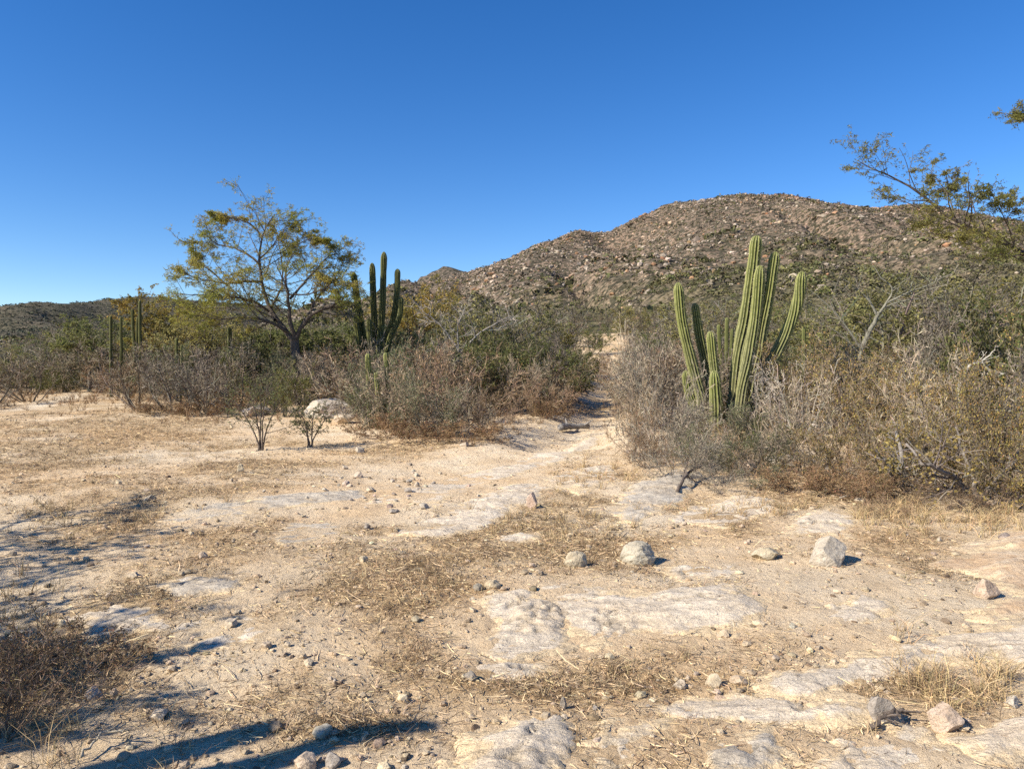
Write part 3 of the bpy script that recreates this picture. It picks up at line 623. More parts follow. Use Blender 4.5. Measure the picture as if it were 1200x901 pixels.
# ------------------------------------------------------------------ cacti
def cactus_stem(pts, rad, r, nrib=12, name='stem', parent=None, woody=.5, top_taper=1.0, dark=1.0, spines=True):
    pts = np.asarray(pts, float); L = np.linalg.norm(np.diff(pts, axis=0), axis=1).sum(); n = max(14, int(L / .07)); P = smooth_path(pts, n * 4)
    s = np.concatenate([np.linspace(0, L - rad * 1.6, n - 8), L - rad * 1.6 * np.array([.85, .68, .5, .34, .2, .1, .03, 0])]); P = np.stack([np.interp(s, np.linspace(0, L, n * 4), P[:, k]) for k in range(3)], -1); dt = L - s
    prof = np.where(dt < rad * 1.7, np.clip(1 - np.clip(1 - dt / (rad * 1.7), 0, 1) ** 2.4, 0, 1) ** .55, 1.0) * (1 - .10 * (1 - np.clip(s / .6, 0, 1))) * (1 + .03 * np.sin(s * 5 + r.uniform(0, 6)) + .035 * perlin(s * 2.3 + r.uniform(0, 90), s * 0) - .06 * np.exp(-(((s + r.uniform(0, .8)) % .8 - .4) / .05) ** 2))
    prof = prof * (1 - .12 * np.clip(s / L, 0, 1)); prof[-1] = .02
    per = 6; m = nrib * per; th = np.arange(m) * 2 * pi / m; tri = np.abs(((th * nrib / (2 * pi)) % 1) - .5) * 2     # 1 at crest
    crest = tri ** 1.25; rr = .70 + .33 * crest
    n1, n2 = frames(P[None]); n1, n2 = n1[0], n2[0]; rot = r.uniform(0, 6)
    wob = 1 + .015 * r.normal(size=(n, 1)) + .03 * perlin(np.tile(s[:, None], (1, m)) * 2.2 + rot * 9, np.tile(th[None] * 1.3, (n, 1)))
    V = P[:, None] + (rad * prof)[:, None, None] * (rr[None] * wob)[..., None] * (n1[:, None] * np.cos(th + rot)[None, :, None] + n2[:, None] * np.sin(th + rot)[None, :, None])
    i = np.arange(n - 1)[:, None] * m; kk = np.arange(m)[None]; k2 = (kk + 1) % m
    Q = np.stack([i + kk, i + k2, i + m + k2, i + m + kk], -1).reshape(-1, 4)
    green = np.array([.155, .170, .042]) * dark; valley_shade = np.array([.040, .050, .015]) * dark; pale = np.array([.46, .43, .20]) * (.5 + .5 * dark); bark = np.array([.27, .235, .165]) * (.4 + .6 * dark)
    ce = crest[None, :, None]; C = valley_shade * (1 - np.clip(ce * 2.0, 0, 1)) + green * np.clip(ce * 2.0, 0, 1); C = C * (1 - np.clip((ce - .76) * 3.0, 0, .6)) + pale * np.clip((ce - .76) * 3.0, 0, .6)  # self-shadow between the ribs painted as a darker green
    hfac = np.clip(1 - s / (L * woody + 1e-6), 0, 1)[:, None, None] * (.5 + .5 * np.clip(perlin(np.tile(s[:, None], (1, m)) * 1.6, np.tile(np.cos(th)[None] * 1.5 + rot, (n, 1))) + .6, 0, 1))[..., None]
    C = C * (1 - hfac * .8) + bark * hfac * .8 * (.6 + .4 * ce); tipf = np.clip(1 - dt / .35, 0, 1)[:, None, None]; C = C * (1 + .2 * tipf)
    mb = MB(); mb.add(V.reshape(-1, 3), Q, None, C.reshape(-1, 3)); o = mb.build(name, M['cactus'], parent, smooth=True)
    if spines:
        cr = np.arange(nrib) * per; cr = cr[np.argsort(-crest[cr])] if crest[0] > .9 else cr; cpos = V[1:-1][:, crest > .95]
        ns = int(L / .035); ti = r.uniform(0, n - 3, (ns * nrib)); a = ti.astype(int); f = (ti - a)[:, None]; b = r.integers(0, cpos.shape[1], len(ti))
        a2 = np.minimum(a + 1, cpos.shape[0] - 1); base = cpos[a, b] * (1 - f) + cpos[a2, b] * f; ctr = P[1:-1][a] * (1 - f) + P[1:-1][a2] * f
        out = norm(base - ctr) + .8 * rnd_unit(r, len(ti)); tip = base + norm(out) * r.uniform(.02, .05, (len(ti), 1)); sd = rnd_unit(r, len(ti)) * .0032
        sp = MB(); sp.add(np.stack([base - sd, base + sd, tip], 1).reshape(-1, 3), None, np.arange(3 * len(ti)).reshape(-1, 3), jitter(r, (.36, .32, .22), 3 * len(ti), .2)); so = sp.build('spines', M['spine'], o); so['kind'] = 'stuff'
    return o
def px_cactus(name, label, Y, stems, seed, group=None, nrib=12, woody=.5, dark=1.0, base_px=None, spines=True):
    r = np.random.default_rng(seed); base = at(base_px[0], base_px[1], Y); base[2] = float(T(base[0], base[1]))
    e = empty(name, base); tag(e, label, 'cactus', group)
    for st in stems:
        pts, wpx, dy = st; Yd = Y + dy; pts3 = [at(px, py, Yd * (1) + (k / max(1, len(pts) - 1)) * 0) for k, (px, py) in enumerate(pts)]
        b = np.array(pts3[0]); g = np.array([b[0], b[1], float(T(b[0], b[1])) - .15]); mid = (b + g) / 2
        pts3 = [g + (base - g) * np.array([.35, .0, 0])] + pts3 if b[2] - g[2] > .25 else pts3
        cactus_stem([p - base for p in pts3], wpx * (.93 if spines else .8) / 2 * Yd / F, r, nrib, 'stem', e, woody, dark=dark, spines=spines)
    return e
YC = 15.2
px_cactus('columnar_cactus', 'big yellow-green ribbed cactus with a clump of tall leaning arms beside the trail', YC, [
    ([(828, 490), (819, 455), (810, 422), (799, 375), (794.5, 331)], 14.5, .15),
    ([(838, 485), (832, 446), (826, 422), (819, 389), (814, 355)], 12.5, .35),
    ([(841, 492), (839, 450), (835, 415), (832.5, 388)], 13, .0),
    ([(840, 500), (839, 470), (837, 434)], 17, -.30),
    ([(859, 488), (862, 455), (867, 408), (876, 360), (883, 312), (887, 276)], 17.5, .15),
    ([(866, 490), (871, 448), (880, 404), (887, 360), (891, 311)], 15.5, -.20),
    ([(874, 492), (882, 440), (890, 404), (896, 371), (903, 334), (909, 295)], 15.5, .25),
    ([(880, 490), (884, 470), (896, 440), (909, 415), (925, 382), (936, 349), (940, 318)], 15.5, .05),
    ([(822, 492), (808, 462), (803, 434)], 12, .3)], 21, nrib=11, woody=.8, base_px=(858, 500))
px_cactus('columnar_cactus', 'green many-armed cactus coloured darker for the shade of the spreading tree', 26.2, [
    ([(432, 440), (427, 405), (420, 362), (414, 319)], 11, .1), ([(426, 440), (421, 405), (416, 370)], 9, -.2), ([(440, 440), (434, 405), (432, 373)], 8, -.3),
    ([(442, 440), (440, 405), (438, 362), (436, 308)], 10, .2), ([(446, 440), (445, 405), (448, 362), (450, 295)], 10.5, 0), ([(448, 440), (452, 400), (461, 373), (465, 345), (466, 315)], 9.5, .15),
    ([(450, 440), (456, 400), (468, 372), (470, 348)], 8.5, -.15)], 22, nrib=11, woody=.15, dark=.55, base_px=(443, 455), spines=False)  # skin colour darkened to carry the spreading tree's shade
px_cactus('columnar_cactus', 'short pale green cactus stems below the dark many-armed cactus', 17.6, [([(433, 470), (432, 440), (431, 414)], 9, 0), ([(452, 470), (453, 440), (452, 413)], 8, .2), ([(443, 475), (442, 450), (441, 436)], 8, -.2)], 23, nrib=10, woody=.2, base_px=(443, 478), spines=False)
def small_cactus(label, Y, tops, basepy, wpx, seed, group=None, dark=.7):
    px_cactus('columnar_cactus', label, Y, [([(bx, basepy), (bx * .4 + tx * .6, basepy * .5 + ty * .5), (tx, ty)], wpx * r_, 0) for bx, tx, ty, r_ in tops], seed, group, nrib=9, woody=.1, dark=dark, base_px=(tops[0][0], basepy + 20), spines=False)
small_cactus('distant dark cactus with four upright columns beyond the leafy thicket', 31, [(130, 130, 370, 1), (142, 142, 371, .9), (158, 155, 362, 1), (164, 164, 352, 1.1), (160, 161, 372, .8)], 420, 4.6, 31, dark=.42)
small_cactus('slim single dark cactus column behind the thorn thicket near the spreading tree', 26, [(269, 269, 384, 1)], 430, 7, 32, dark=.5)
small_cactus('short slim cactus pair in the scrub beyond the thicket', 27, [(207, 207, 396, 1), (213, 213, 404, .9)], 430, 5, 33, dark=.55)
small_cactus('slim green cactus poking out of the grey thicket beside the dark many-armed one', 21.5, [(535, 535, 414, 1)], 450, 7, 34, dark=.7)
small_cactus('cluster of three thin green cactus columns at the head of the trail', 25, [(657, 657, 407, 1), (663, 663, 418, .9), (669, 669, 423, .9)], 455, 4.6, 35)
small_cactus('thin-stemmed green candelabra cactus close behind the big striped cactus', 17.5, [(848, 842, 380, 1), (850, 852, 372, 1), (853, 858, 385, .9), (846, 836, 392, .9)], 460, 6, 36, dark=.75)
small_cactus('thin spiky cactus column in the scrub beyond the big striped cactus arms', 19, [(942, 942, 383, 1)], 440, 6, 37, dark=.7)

# ------------------------------------------------------------------ shrubs
GREY = (.24, .20, .145); BROWN = (.23, .165, .115); RUST = (.26, .17, .095); PALE = (.35, .31, .26); OLIVE = (.145, .145, .05); SAGE = (.16, .17, .085); YEL = (.36, .265, .085); DRYB = (.30, .20, .09)
def shrub_meshes(name, seed, H=1.6, Wd=2.2, n0=10, ns=(7, 6, 6), r0=.016, wood=GREY, leaf=None, nleaf=0, lsize=(.035, .012), up=.12, tw=.0028, spread=1.0):
    r = np.random.default_rng(seed)
    a = r.uniform(0, 2 * pi, n0); el = np.arccos(r.uniform(.25, .95, n0)) * spread
    D = np.stack([np.sin(el) * np.cos(a), np.sin(el) * np.sin(a), np.cos(el)], -1)
    S = np.stack([np.cos(a), np.sin(a), np.zeros(n0)], -1) * r.uniform(.02, .10, (n0, 1)) * Wd; S[:, 2] = -.08
    Lx = H * r.uniform(.75, 1.1, n0) * np.minimum(1.25, 1 + .3 * np.sin(el)) * .92
    P0 = walk(r, S, D, Lx, 6, .22, up); R0 = (r0 * r.uniform(.6, 1.2, n0))[:, None] * np.linspace(1, .4, 7)[None]
    P1, R1 = spawn(r, P0, R0, ns[0], .2, 1, .75, .50, .1, 4, .25, .06); P2, R2 = spawn(r, P1, R1, ns[1], .15, 1, .8, .50, .1, 3, .28, .04); P3, R3 = spawn(r, P2, R2, ns[2], .1, 1, .85, .55, .05, 2, .25, .03)
    b = MB(); tubes(b, P0, R0, 5, jitter(r, wood, len(P0), .12, .04)); tubes(b, P1, np.maximum(R1, .003), 3, jitter(r, wood, len(P1), .15, .04))
    t = MB(); ribbons(t, P2, np.maximum(R2, tw * 1.15), r, jitter(r, wood, len(P2), .22, .05)); ribbons(t, P3, np.maximum(R3, tw) * np.array([1, .9, .5]), r, jitter(r, wood, len(P3), .5, .04))
    out = [('branches', b.mesh(name + '_branches', M['bark'])), ('twigs', t.mesh(name + '_twigs', M['twig']))]
    if leaf is not None:
        q = along(r, P3, nleaf); lf = MB(); k = jitter(r, leaf, len(q), .28, .1); leaves(lf, q, r.uniform(.7, 1.4, len(q)) * lsize[0], lsize[1], r, k); out.append(('leaves', lf.mesh(name + '_leaves', M['leaf'])))
    zmax = max((P3[..., 2].max(), P2[..., 2].max())); wid = np.percentile(np.abs(P3[..., :2]), 97) * 2
    return out, zmax, wid
SH = {}
for k in range(4): SH.setdefault('grey', []).append(shrub_meshes('grey_shrub', 200 + k, n0=[8, 13, 6, 10][k], ns=(7, 6, 5), tw=.0050, up=[.12, .05, .2, .1][k], r0=[.02, .014, .026, .016][k], wood=[(.215, .18, .135), (.27, .23, .175), (.17, .14, .105), (.225, .18, .125)][k]))
for k in range(2): SH.setdefault('brown', []).append(shrub_meshes('brown_shrub', 210 + k, n0=11, ns=(7, 6, 5), tw=.0042, wood=BROWN, leaf=DRYB, nleaf=1, lsize=(.03, .01)))
for k in range(3): SH.setdefault('yellow', []).append(shrub_meshes('yellow_shrub', 220 + k, n0=10, ns=(7, 6, 6), r0=.022, tw=.0042, wood=(.185, .145, .10), leaf=YEL, nleaf=2, lsize=(.032, .012)))
for k in range(2): SH.setdefault('sage', []).append(shrub_meshes('sage_shrub', 230 + k, n0=10, ns=(7, 6, 5), wood=(.22, .20, .14), leaf=SAGE, nleaf=2, lsize=(.045, .014)))
for k in range(3): SH.setdefault('olive', []).append(shrub_meshes('olive_shrub', 240 + k, n0=9, ns=(7, 6, 6), wood=(.16, .14, .085), leaf=OLIVE, nleaf=3, lsize=(.055, .017), r0=.022))
for k in range(2): SH.setdefault('rust', []).append(shrub_meshes('rust_herb', 250 + k, H=.6, Wd=1.0, n0=16, ns=(6, 5, 5), r0=.006, wood=RUST, leaf=RUST, nleaf=1, lsize=(.03, .008), tw=.0022))
for k in range(2): SH.setdefault('pale', []).append(shrub_meshes('pale_shrub', 260 + k, n0=7, ns=(6, 5, 4), r0=.028, wood=PALE, tw=.0045))
KIND = {'grey': ('thorn_shrub', 'bare grey thorn shrub', 'shrub'), 'brown': ('dry_shrub', 'brown dry shrub', 'shrub'), 'yellow': ('yellow_leaved_shrub', 'grey shrub with scattered yellow leaves', 'shrub'),
        'sage': ('sage_shrub', 'pale green leafy shrub', 'shrub'), 'olive': ('olive_shrub', 'twiggy olive green shrub', 'shrub'), 'rust': ('dry_herb', 'low rust brown dead herb', 'dead plant'), 'pale': ('dead_shrub', 'dead shrub of bleached whitish twigs', 'dead shrub')}
def put_shrub(kind, pos, w, h, r, label, group, parts=True):
    ms, zm, wd = SH[kind][r.integers(len(SH[kind]))]; sx = w / wd; sz = h / zm
    e = empty(KIND[kind][0], pos, r.uniform(0, 2 * pi), (sx, sx, sz)); tag(e, label, KIND[kind][2], group)
    for nm, me in ms: link(nm, me, e)
    return e
def zone(px, Y):
    if px < 250: return 'in the thicket fringing the sandy flat'
    if px < 415: return 'around the foot of the spreading tree'
    if px < 700: return 'in the thicket between the dark cactus and the trail'
    if px < 800: return 'on the trail bank beside the big striped cactus'
    if px < 950: return 'crowding the foot of the big striped cactus'
    return 'in the tangle around the bare pale tree'
FRONT = [(18, 472, 95, 62, 'grey'), (-30, 478, 100, 70, 'grey'), (62, 458, 80, 42, 'grey'), (105, 455, 100, 85, 'olive'), (150, 480, 100, 72, 'grey'), (188, 486, 110, 80, 'grey'), (232, 488, 110, 84, 'grey'), (270, 484, 90, 72, 'grey'),
         (128, 470, 80, 50, 'brown'), (300, 472, 100, 88, 'olive'), (330, 478, 70, 60, 'sage'), (345, 470, 90, 80, 'grey'), (328, 490, 60, 74, 'olive'), (353, 485, 70, 80, 'grey'), (395, 474, 90, 92, 'grey'), (250, 478, 70, 26, 'rust'), (225, 489, 60, 24, 'rust'), (175, 488, 60, 18, 'rust'),
         (432, 504, 70, 76, 'sage'), (415, 505, 60, 50, 'grey'), (462, 514, 100, 88, 'grey'), (500, 516, 90, 76, 'sage'), (540, 517, 95, 72, 'grey'), (565, 512, 80, 60, 'brown'), (450, 514, 80, 34, 'rust'), (490, 521, 90, 28, 'rust'), (545, 521, 80, 26, 'rust'),
         (520, 490, 120, 98, 'grey'), (475, 488, 90, 80, 'sage'), (560, 488, 100, 86, 'brown'), (600, 488, 95, 84, 'grey'), (632, 490, 80, 62, 'brown'), (655, 482, 66, 60, 'brown'), (640, 470, 90, 80, 'grey'), (600, 470, 110, 100, 'olive'), (675, 470, 50, 55, 'grey'), (648, 494, 60, 26, 'rust'),
         (500, 470, 110, 96, 'olive'), (735, 512, 50, 60, 'brown'), (752, 525, 75, 112, 'grey'), (778, 545, 90, 130, 'grey'), (745, 535, 60, 50, 'brown'), (800, 566, 90, 90, 'grey'), (766, 500, 90, 130, 'grey'), (740, 480, 70, 90, 'brown'), (762, 552, 70, 45, 'brown'), (785, 475, 80, 110, 'grey'),
         (812, 552, 80, 70, 'grey'), (840, 556, 90, 62, 'sage'), (880, 556, 80, 52, 'sage'), (850, 576, 90, 42, 'grey'), (905, 560, 80, 52, 'grey'), (898, 508, 60, 80, 'pale'), (926, 512, 90, 100, 'pale'), (948, 520, 90, 105, 'pale'), (912, 540, 60, 45, 'olive'), (852, 535, 80, 60, 'sage'), (886, 534, 70, 64, 'grey'), (828, 532, 70, 58, 'grey'),
         (960, 560, 110, 118, 'grey'), (1000, 566, 110, 110, 'yellow'), (955, 510, 100, 110, 'yellow'), (1030, 530, 130, 130, 'yellow'), (1075, 578, 130, 140, 'yellow'), (1135, 588, 120, 100, 'yellow'), (1190, 590, 140, 150, 'yellow'), (1110, 545, 150, 150, 'grey'), (1170, 550, 150, 175, 'yellow'), (1225, 560, 150, 190, 'grey'),
         (985, 585, 90, 34, 'rust'), (1030, 588, 90, 32, 'rust'), (940, 578, 80, 30, 'rust'), (1085, 592, 80, 34, 'brown'), (1180, 604, 90, 50, 'brown'), (1060, 500, 150, 150, 'grey'), (1000, 500, 110, 120, 'grey'), (1150, 500, 150, 165, 'grey'), (1210, 510, 150, 175, 'olive'), (1120, 603, 70, 30, 'brown'), (1290, 612, 150, 170, 'yellow'), (1370, 625, 160, 180, 'yellow'), (1330, 575, 160, 180, 'grey'), (1440, 600, 170, 190, 'yellow'), (-90, 484, 100, 70, 'grey'), (1040, 606, 60, 26, 'brown'), (905, 575, 60, 26, 'sage')]
r2 = np.random.default_rng(77)
for (px, py, w, h, kd) in FRONT:
    c = gp(px, py); d = c[1] / F; pos = c + np.array([0, w * d * .28, 0]); pos[2] = float(T(pos[0], pos[1]))
    hm = h * d * 1.06 * r2.uniform(.9, 1.15); lab = ('low ' if hm < .75 else 'waist-high ' if hm < 1.35 else 'tall ') + (KIND[kd][1][4:] if KIND[kd][1].startswith('low ') else KIND[kd][1]) + ' ' + zone(px, c[1])
    put_shrub(kd, pos, w * d * 1.12, hm, r2, lab, lab)
# thicket behind the front line
def frontline(px): return np.interp(px, [-200, 0, 120, 250, 330, 400, 470, 560, 690, 715, 730, 790, 850, 960, 1050, 1200, 1400], [474, 468, 466, 482, 474, 474, 505, 505, 478, 455, 500, 545, 545, 555, 575, 585, 600])
def bushtop(px): return np.interp(px, [-200, 0, 60, 100, 160, 260, 330, 420, 480, 520, 600, 690, 780, 860, 950, 1000, 1100, 1200, 1400], [412, 406, 386, 372, 384, 374, 380, 372, 350, 345, 342, 348, 332, 335, 318, 306, 300, 296, 285])
n = 0; tries = 0; placed = []
while n < 235 and tries < 9000:
    tries += 1; Y = 15 * (48 / 15) ** r2.uniform(); px = r2.uniform(-150, 1420); x = (px - CX) / F * Y
    z = float(T(x, Y)); bx, by = proj((x, Y, z))
    if by > frontline(px) - 3 or seg_dist(np.array(x), np.array(Y), PATH) < 1.3: continue
    if any((x - a) ** 2 + (Y - b) ** 2 < (.028 * Y + .25) ** 2 for a, b in placed): continue
    if 800 < px < 945 and Y < 17.5: continue
    if px > 940 and r2.uniform() < .35: continue
    placed.append((x, Y)); h = r2.uniform(1.2, 2.3); h = min(h, (by - bushtop(px)) * Y / F)
    if h < .7: continue
    g = float(fbm(x / 9 + 3, Y / 9, 2)) + .3 * (Y > 30) - .1
    kd = 'olive' if g > .16 else 'sage' if r2.uniform() < .12 else ('yellow' if px > 930 and r2.uniform() < .7 else ['grey', 'grey', 'grey', 'brown'][r2.integers(4)])
    lab = KIND[kd][1] + (' deep in the scrub between the trail and the big tree' if px < 700 else ' deep in the scrub behind the big striped cactus')
    put_shrub(kd, (x, Y, z), h * r2.uniform(1.2, 1.7), h, r2, lab, lab); n += 1

# ------------------------------------------------------------------ trees
def tree(name, label, base, limbs, seed, n=(12, 5, 4), nleaf=5, lsize=(.07, .018), leafc=((.14, .14, .035), (.26, .18, .045)), wood=(.17, .145, .12), l1=.42, twr=.004, group=None, flat=.35, l1r=(.25, 1), trunk_sides=9, leaf_frac=1.0):
    """limbs: (list of world points, base radius, tip radius, gives twigs?)"""
    r = np.random.default_rng(seed); base = np.asarray(base, float); e = empty(name, base); tag(e, label, 'tree', group)
    tb = MB(); tw = MB(); PP = []; RR = []
    for pts, ra, rb, kids in limbs:
        P = smooth_path(np.asarray(pts, float) - base, 14); P[1:-1] += r.normal(0, .02, (12, 3)) * min(1, ra * 12); R = np.linspace(ra, rb, 14)
        tubes(tb, P[None], R[None], trunk_sides, np.asarray(wood) * r.uniform(.9, 1.1))
        if kids: PP.append(P); RR.append(R)
    PP = np.array(PP); RR = np.array(RR)
    P1, R1 = spawn(r, PP, RR, n[0], l1r[0], l1r[1], .85, l1, flat, 5, .2, .05, .5); P2, R2 = spawn(r, P1, R1, n[1], .2, 1, .75, .5, flat, 3, .25, .03); P3, R3 = spawn(r, P2, R2, n[2], .1, 1, .8, .55, flat * .6, 2, .25, 0)
    R1 = np.minimum(R1, .018); R2 = np.minimum(R2, .008)
    tubes(tb, P1, np.maximum(R1, twr * 1.6), 4, jitter(r, wood, len(P1), .12, .03)); ribbons(tw, P2, np.maximum(R2, twr), r, jitter(r, wood, len(P2), .15, .03)); ribbons(tw, P3, np.maximum(R3 * .8, twr * .7), r, jitter(r, wood, len(P3), .15, .03))
    tb.build('trunk', M['bark'], e, smooth=True); cr = tw.build('crown', M['twig'], e)
    if nleaf:
        src = P3[r.uniform(0, 1, len(P3)) < leaf_frac]; q = along(r, src, nleaf); mixf = np.clip(.5 + .8 * fbm(q[:, 0] / .8 + seed, q[:, 2] / .6, 2) + .25 * r.normal(size=len(q)), 0, 1)[:, None]
        lc = np.asarray(leafc[0])[None] * (1 - mixf) + np.asarray(leafc[1])[None] * mixf; lc = lc * (1 + .2 * r.normal(size=(len(q), 1)))
        lf = MB(); leaves(lf, q, r.uniform(.7, 1.3, len(q)) * lsize[0], lsize[1], r, np.clip(lc, .01, .8), .3); lf.build('leaves', M['leaf'], cr)
    return e
Yt = 24.6
A = lambda px, py, dy=0.0, Y=Yt: at(px, py, Y + dy)
tb0 = A(348, 470); tb0[2] = float(T(tb0[0], tb0[1]))
tree('spreading_tree', 'spreading tree with dark forked trunk and sparse yellow-green crown above the thicket', tb0, [
    ([tb0 - np.array([0, 0, .2]), A(348, 440), A(346, 415), A(345, 396)], .16, .14, False),
    ([A(345, 400), A(332, 384, .1), A(322, 372, .2), A(312, 350, .2), A(307, 325, .1), A(303, 305), A(307, 276), A(320, 254)], .095, .015, True),
    ([A(345, 398), A(341, 380, -.2), A(339, 360, -.3), A(336, 335, -.4), A(337, 312, -.5), A(345, 295, -.5)], .08, .012, True),
    ([A(346, 398), A(353, 384, -.1), A(362, 372, -.2), A(380, 362, -.4), A(390, 358, -.5), A(400, 352, -.6), A(408, 342, -.6)], .08, .012, True),
    ([A(338, 390), A(322, 380, -.4), A(305, 374, -.6), A(280, 372, -.8), A(255, 374, -1.0), A(238, 368, -1.1)], .06, .01, True),
    ([A(304, 310), A(290, 298, .3), A(272, 290, .6), A(252, 285, .8), A(240, 272, .9)], .045, .01, True),
    ([A(307, 330), A(290, 330, -.4), A(268, 332, -.8), A(240, 328, -1.0), A(218, 322, -1.2)], .05, .01, True),
    ([A(305, 275), A(292, 262, -.2), A(272, 255, -.4), A(258, 256, -.5)], .03, .008, True),
    ([A(340, 350), A(358, 330, .4), A(374, 312, .6), A(386, 300, .8), A(398, 297, .9)], .045, .01, True),
    ([A(318, 360), A(330, 335, .9), A(330, 305, 1.3), A(325, 275, 1.5)], .045, .01, True),
    ([A(322, 375), A(310, 362, 1.0), A(285, 352, 1.6), A(255, 350, 2.0)], .05, .01, True),
    ([A(352, 384), A(372, 350, .9), A(384, 335, 1.4), A(394, 325, 1.7)], .05, .01, True),
    ([A(303, 305), A(318, 290, .5), A(330, 272, .7), A(343, 266, .8)], .03, .008, True),
    ([A(315, 365), A(295, 352, -.6), A(270, 348, -1.0), A(240, 346, -1.2), A(212, 344, -1.3)], .04, .01, True), ([A(290, 372), A(275, 362, .3), A(250, 360, .6), A(220, 360, .8)], .035, .01, True),
    ([A(262, 332), A(245, 315, .5), A(230, 305, .7)], .025, .008, True), ([A(338, 345), A(360, 345, -.8), A(380, 338, -1.1), A(394, 328, -1.3)], .03, .008, True), ([A(345, 290), A(362, 280, .3), A(380, 282, .5)], .02, .008, True)], 41, n=(13, 6, 5), nleaf=9, lsize=(.085, .0092), twr=.0045, l1=.5, flat=.45, leafc=((.24, .265, .055), (.34, .28, .065)), wood=(.115, .095, .08))
# olive trees behind, each placed where it stands
def low_tree(px, toppy, Y, wpx, seed, label, leafc, group=None, nleaf=6, n=(9, 5, 5)):
    r = np.random.default_rng(seed); b = at(px, 440, Y); b[2] = float(T(b[0], b[1])); top = at(px, toppy, Y)[2]; H = top - b[2]; Wm = wpx * Y / F
    limbs = [([b - np.array([0, 0, .2]), b + [0, 0, H * .2], b + [r.normal(0, .1), 0, H * .35]], .10, .08, False)]
    for k in range(7):
        a = k * 2 * pi / 7 + r.uniform(-.3, .3); o = np.array([cos(a), sin(a), 0]) * Wm * .5 * r.uniform(.5, .95)
        limbs.append(([b + [0, 0, H * .3], b + o * .45 + [0, 0, H * .55], b + o + [0, 0, H * r.uniform(.62, .9)]], .06, .01, True))
    return tree('scrub_tree', label, b, limbs, seed, n=n, nleaf=nleaf, lsize=(.10, .024), leafc=leafc, l1=.55, flat=.2, group=group, twr=.005)
OLV = ((.225, .212, .078), (.29, .25, .095)); GRN = ((.165, .185, .06), (.22, .215, .078)); ORG = ((.27, .24, .055), (.40, .27, .065))
low_tree(185, 348, 33, 85, 51, 'yellow-olive tree behind the left limbs of the spreading tree', ORG)
low_tree(240, 362, 30, 95, 52, 'dense olive tree with dark columns of cactus before it', OLV)
low_tree(105, 372, 36, 95, 53, 'low rounded green tree at the edge of the far thicket', GRN)
low_tree(490, 328, 38, 80, 54, 'orange-tinged tree directly behind the dark cactus', ORG)
low_tree(330, 382, 31, 90, 55, 'dark green bushy tree behind the spreading tree trunk', GRN)
low_tree(400, 380, 32, 90, 56, 'dark green bushy tree between the spreading tree and the dark cactus', GRN)
# scrub trees filling the foot of the slope: one crown pattern each, copied
def green_template(seed, leafc, H=3.4, nl=6):
    r = np.random.default_rng(seed); n0 = 8; a = r.uniform(0, 2 * pi, n0); el = r.uniform(.2, 1.0, n0)
    D = np.stack([np.sin(el) * np.cos(a), np.sin(el) * np.sin(a), np.cos(el)], -1); S = np.zeros((n0, 3)); S[:, 2] = -.15; S[:, :2] = r.normal(0, .08, (n0, 2))
    P0 = walk(r, S, D, H * r.uniform(.75, 1.05, n0), 6, .2, .05); R0 = np.full((n0, 1), .055) * np.linspace(1, .3, 7)[None]
    P1, R1 = spawn(r, P0, R0, 7, .3, 1, .8, .5, .25, 4, .25, .03); P2, R2 = spawn(r, P1, R1, 6, .2, 1, .8, .5, .2, 3, .25, .02); P3 = spawn(r, P2, R2, 4, .1, 1, .8, .6, .1, 2)[0]
    t = MB(); tubes(t, P0, R0, 4, jitter(r, (.16, .14, .11), n0, .1)); ribbons(t, P1, np.maximum(R1, .012), r, jitter(r, (.17, .15, .12), len(P1), .15)); ribbons(t, P2, np.maximum(R2, .008), r, jitter(r, (.17, .15, .11), len(P2), .2))
    q = along(r, P3, nl); l = MB(); cl = .5 + .5 * fbm(q[:, 0] * 1.2 + seed, q[:, 1] * 1.2 + q[:, 2], 2); lc = np.asarray(leafc[0])[None] * (1 - cl[:, None]) + np.asarray(leafc[1])[None] * cl[:, None]
    leaves(l, q, r.uniform(.7, 1.3, len(q)) * .10, .022, r, np.clip(lc * (1 + .4 * r.normal(size=(len(q), 1))), .01, .6), .1)
    return (t.mesh('scrub_trunk', M['twig']), l.mesh('scrub_crown', M['leaf']), P3[..., 2].max())
GT = [green_template(300, OLV), green_template(301, GRN), green_template(302, OLV), green_template(303, ((.14, .14, .04), (.22, .17, .045))), green_template(304, GRN), green_template(305, ((.20, .165, .11), (.23, .19, .13)), nl=2)]
GL = ['olive green scrub tree', 'deep green scrub tree', 'olive green scrub tree', 'yellowish scrub tree', 'deep green scrub tree', 'nearly leafless greyish scrub tree']
n = 0; tries = 0; placed2 = []
while n < 295 and tries < 16000:
    tries += 1; Y = 25 * (125 / 25) ** r2.uniform(); px = r2.uniform(-120, 1380); x = (px - CX) / F * Y; z = float(T(x, Y)) if Y < 104 else float(max(T(x, Y), hill_z(np.array(x), np.array(Y))))
    if any((x - a) ** 2 + (Y - b) ** 2 < (.022 * Y + .6) ** 2 for a, b in placed2) or seg_dist(np.array(x), np.array(Y), PATH) < 2.2: continue
    if Y < 34 and px < 560: continue
    bx, by = proj((x, Y, z)); h = min(r2.uniform(2.6, 4.8), (by - bushtop(px)) * Y / F)
    if h < 1.5: continue
    placed2.append((x, Y)); k = r2.integers(len(GT)) if r2.uniform() > .3 else 5
    e = empty('scrub_tree', (x, Y, z), r2.uniform(0, 6.28), (h / GT[k][2] * r2.uniform(.95, 1.4),) * 2 + (h / GT[k][2],)); lab = GL[k] + (' in the belt below the rocky hill' if px > 450 else ' on the plain below the distant hills')
    tag(e, lab, 'tree', lab); link('trunk', GT[k][0], e); link('crown', GT[k][1], e); n += 1
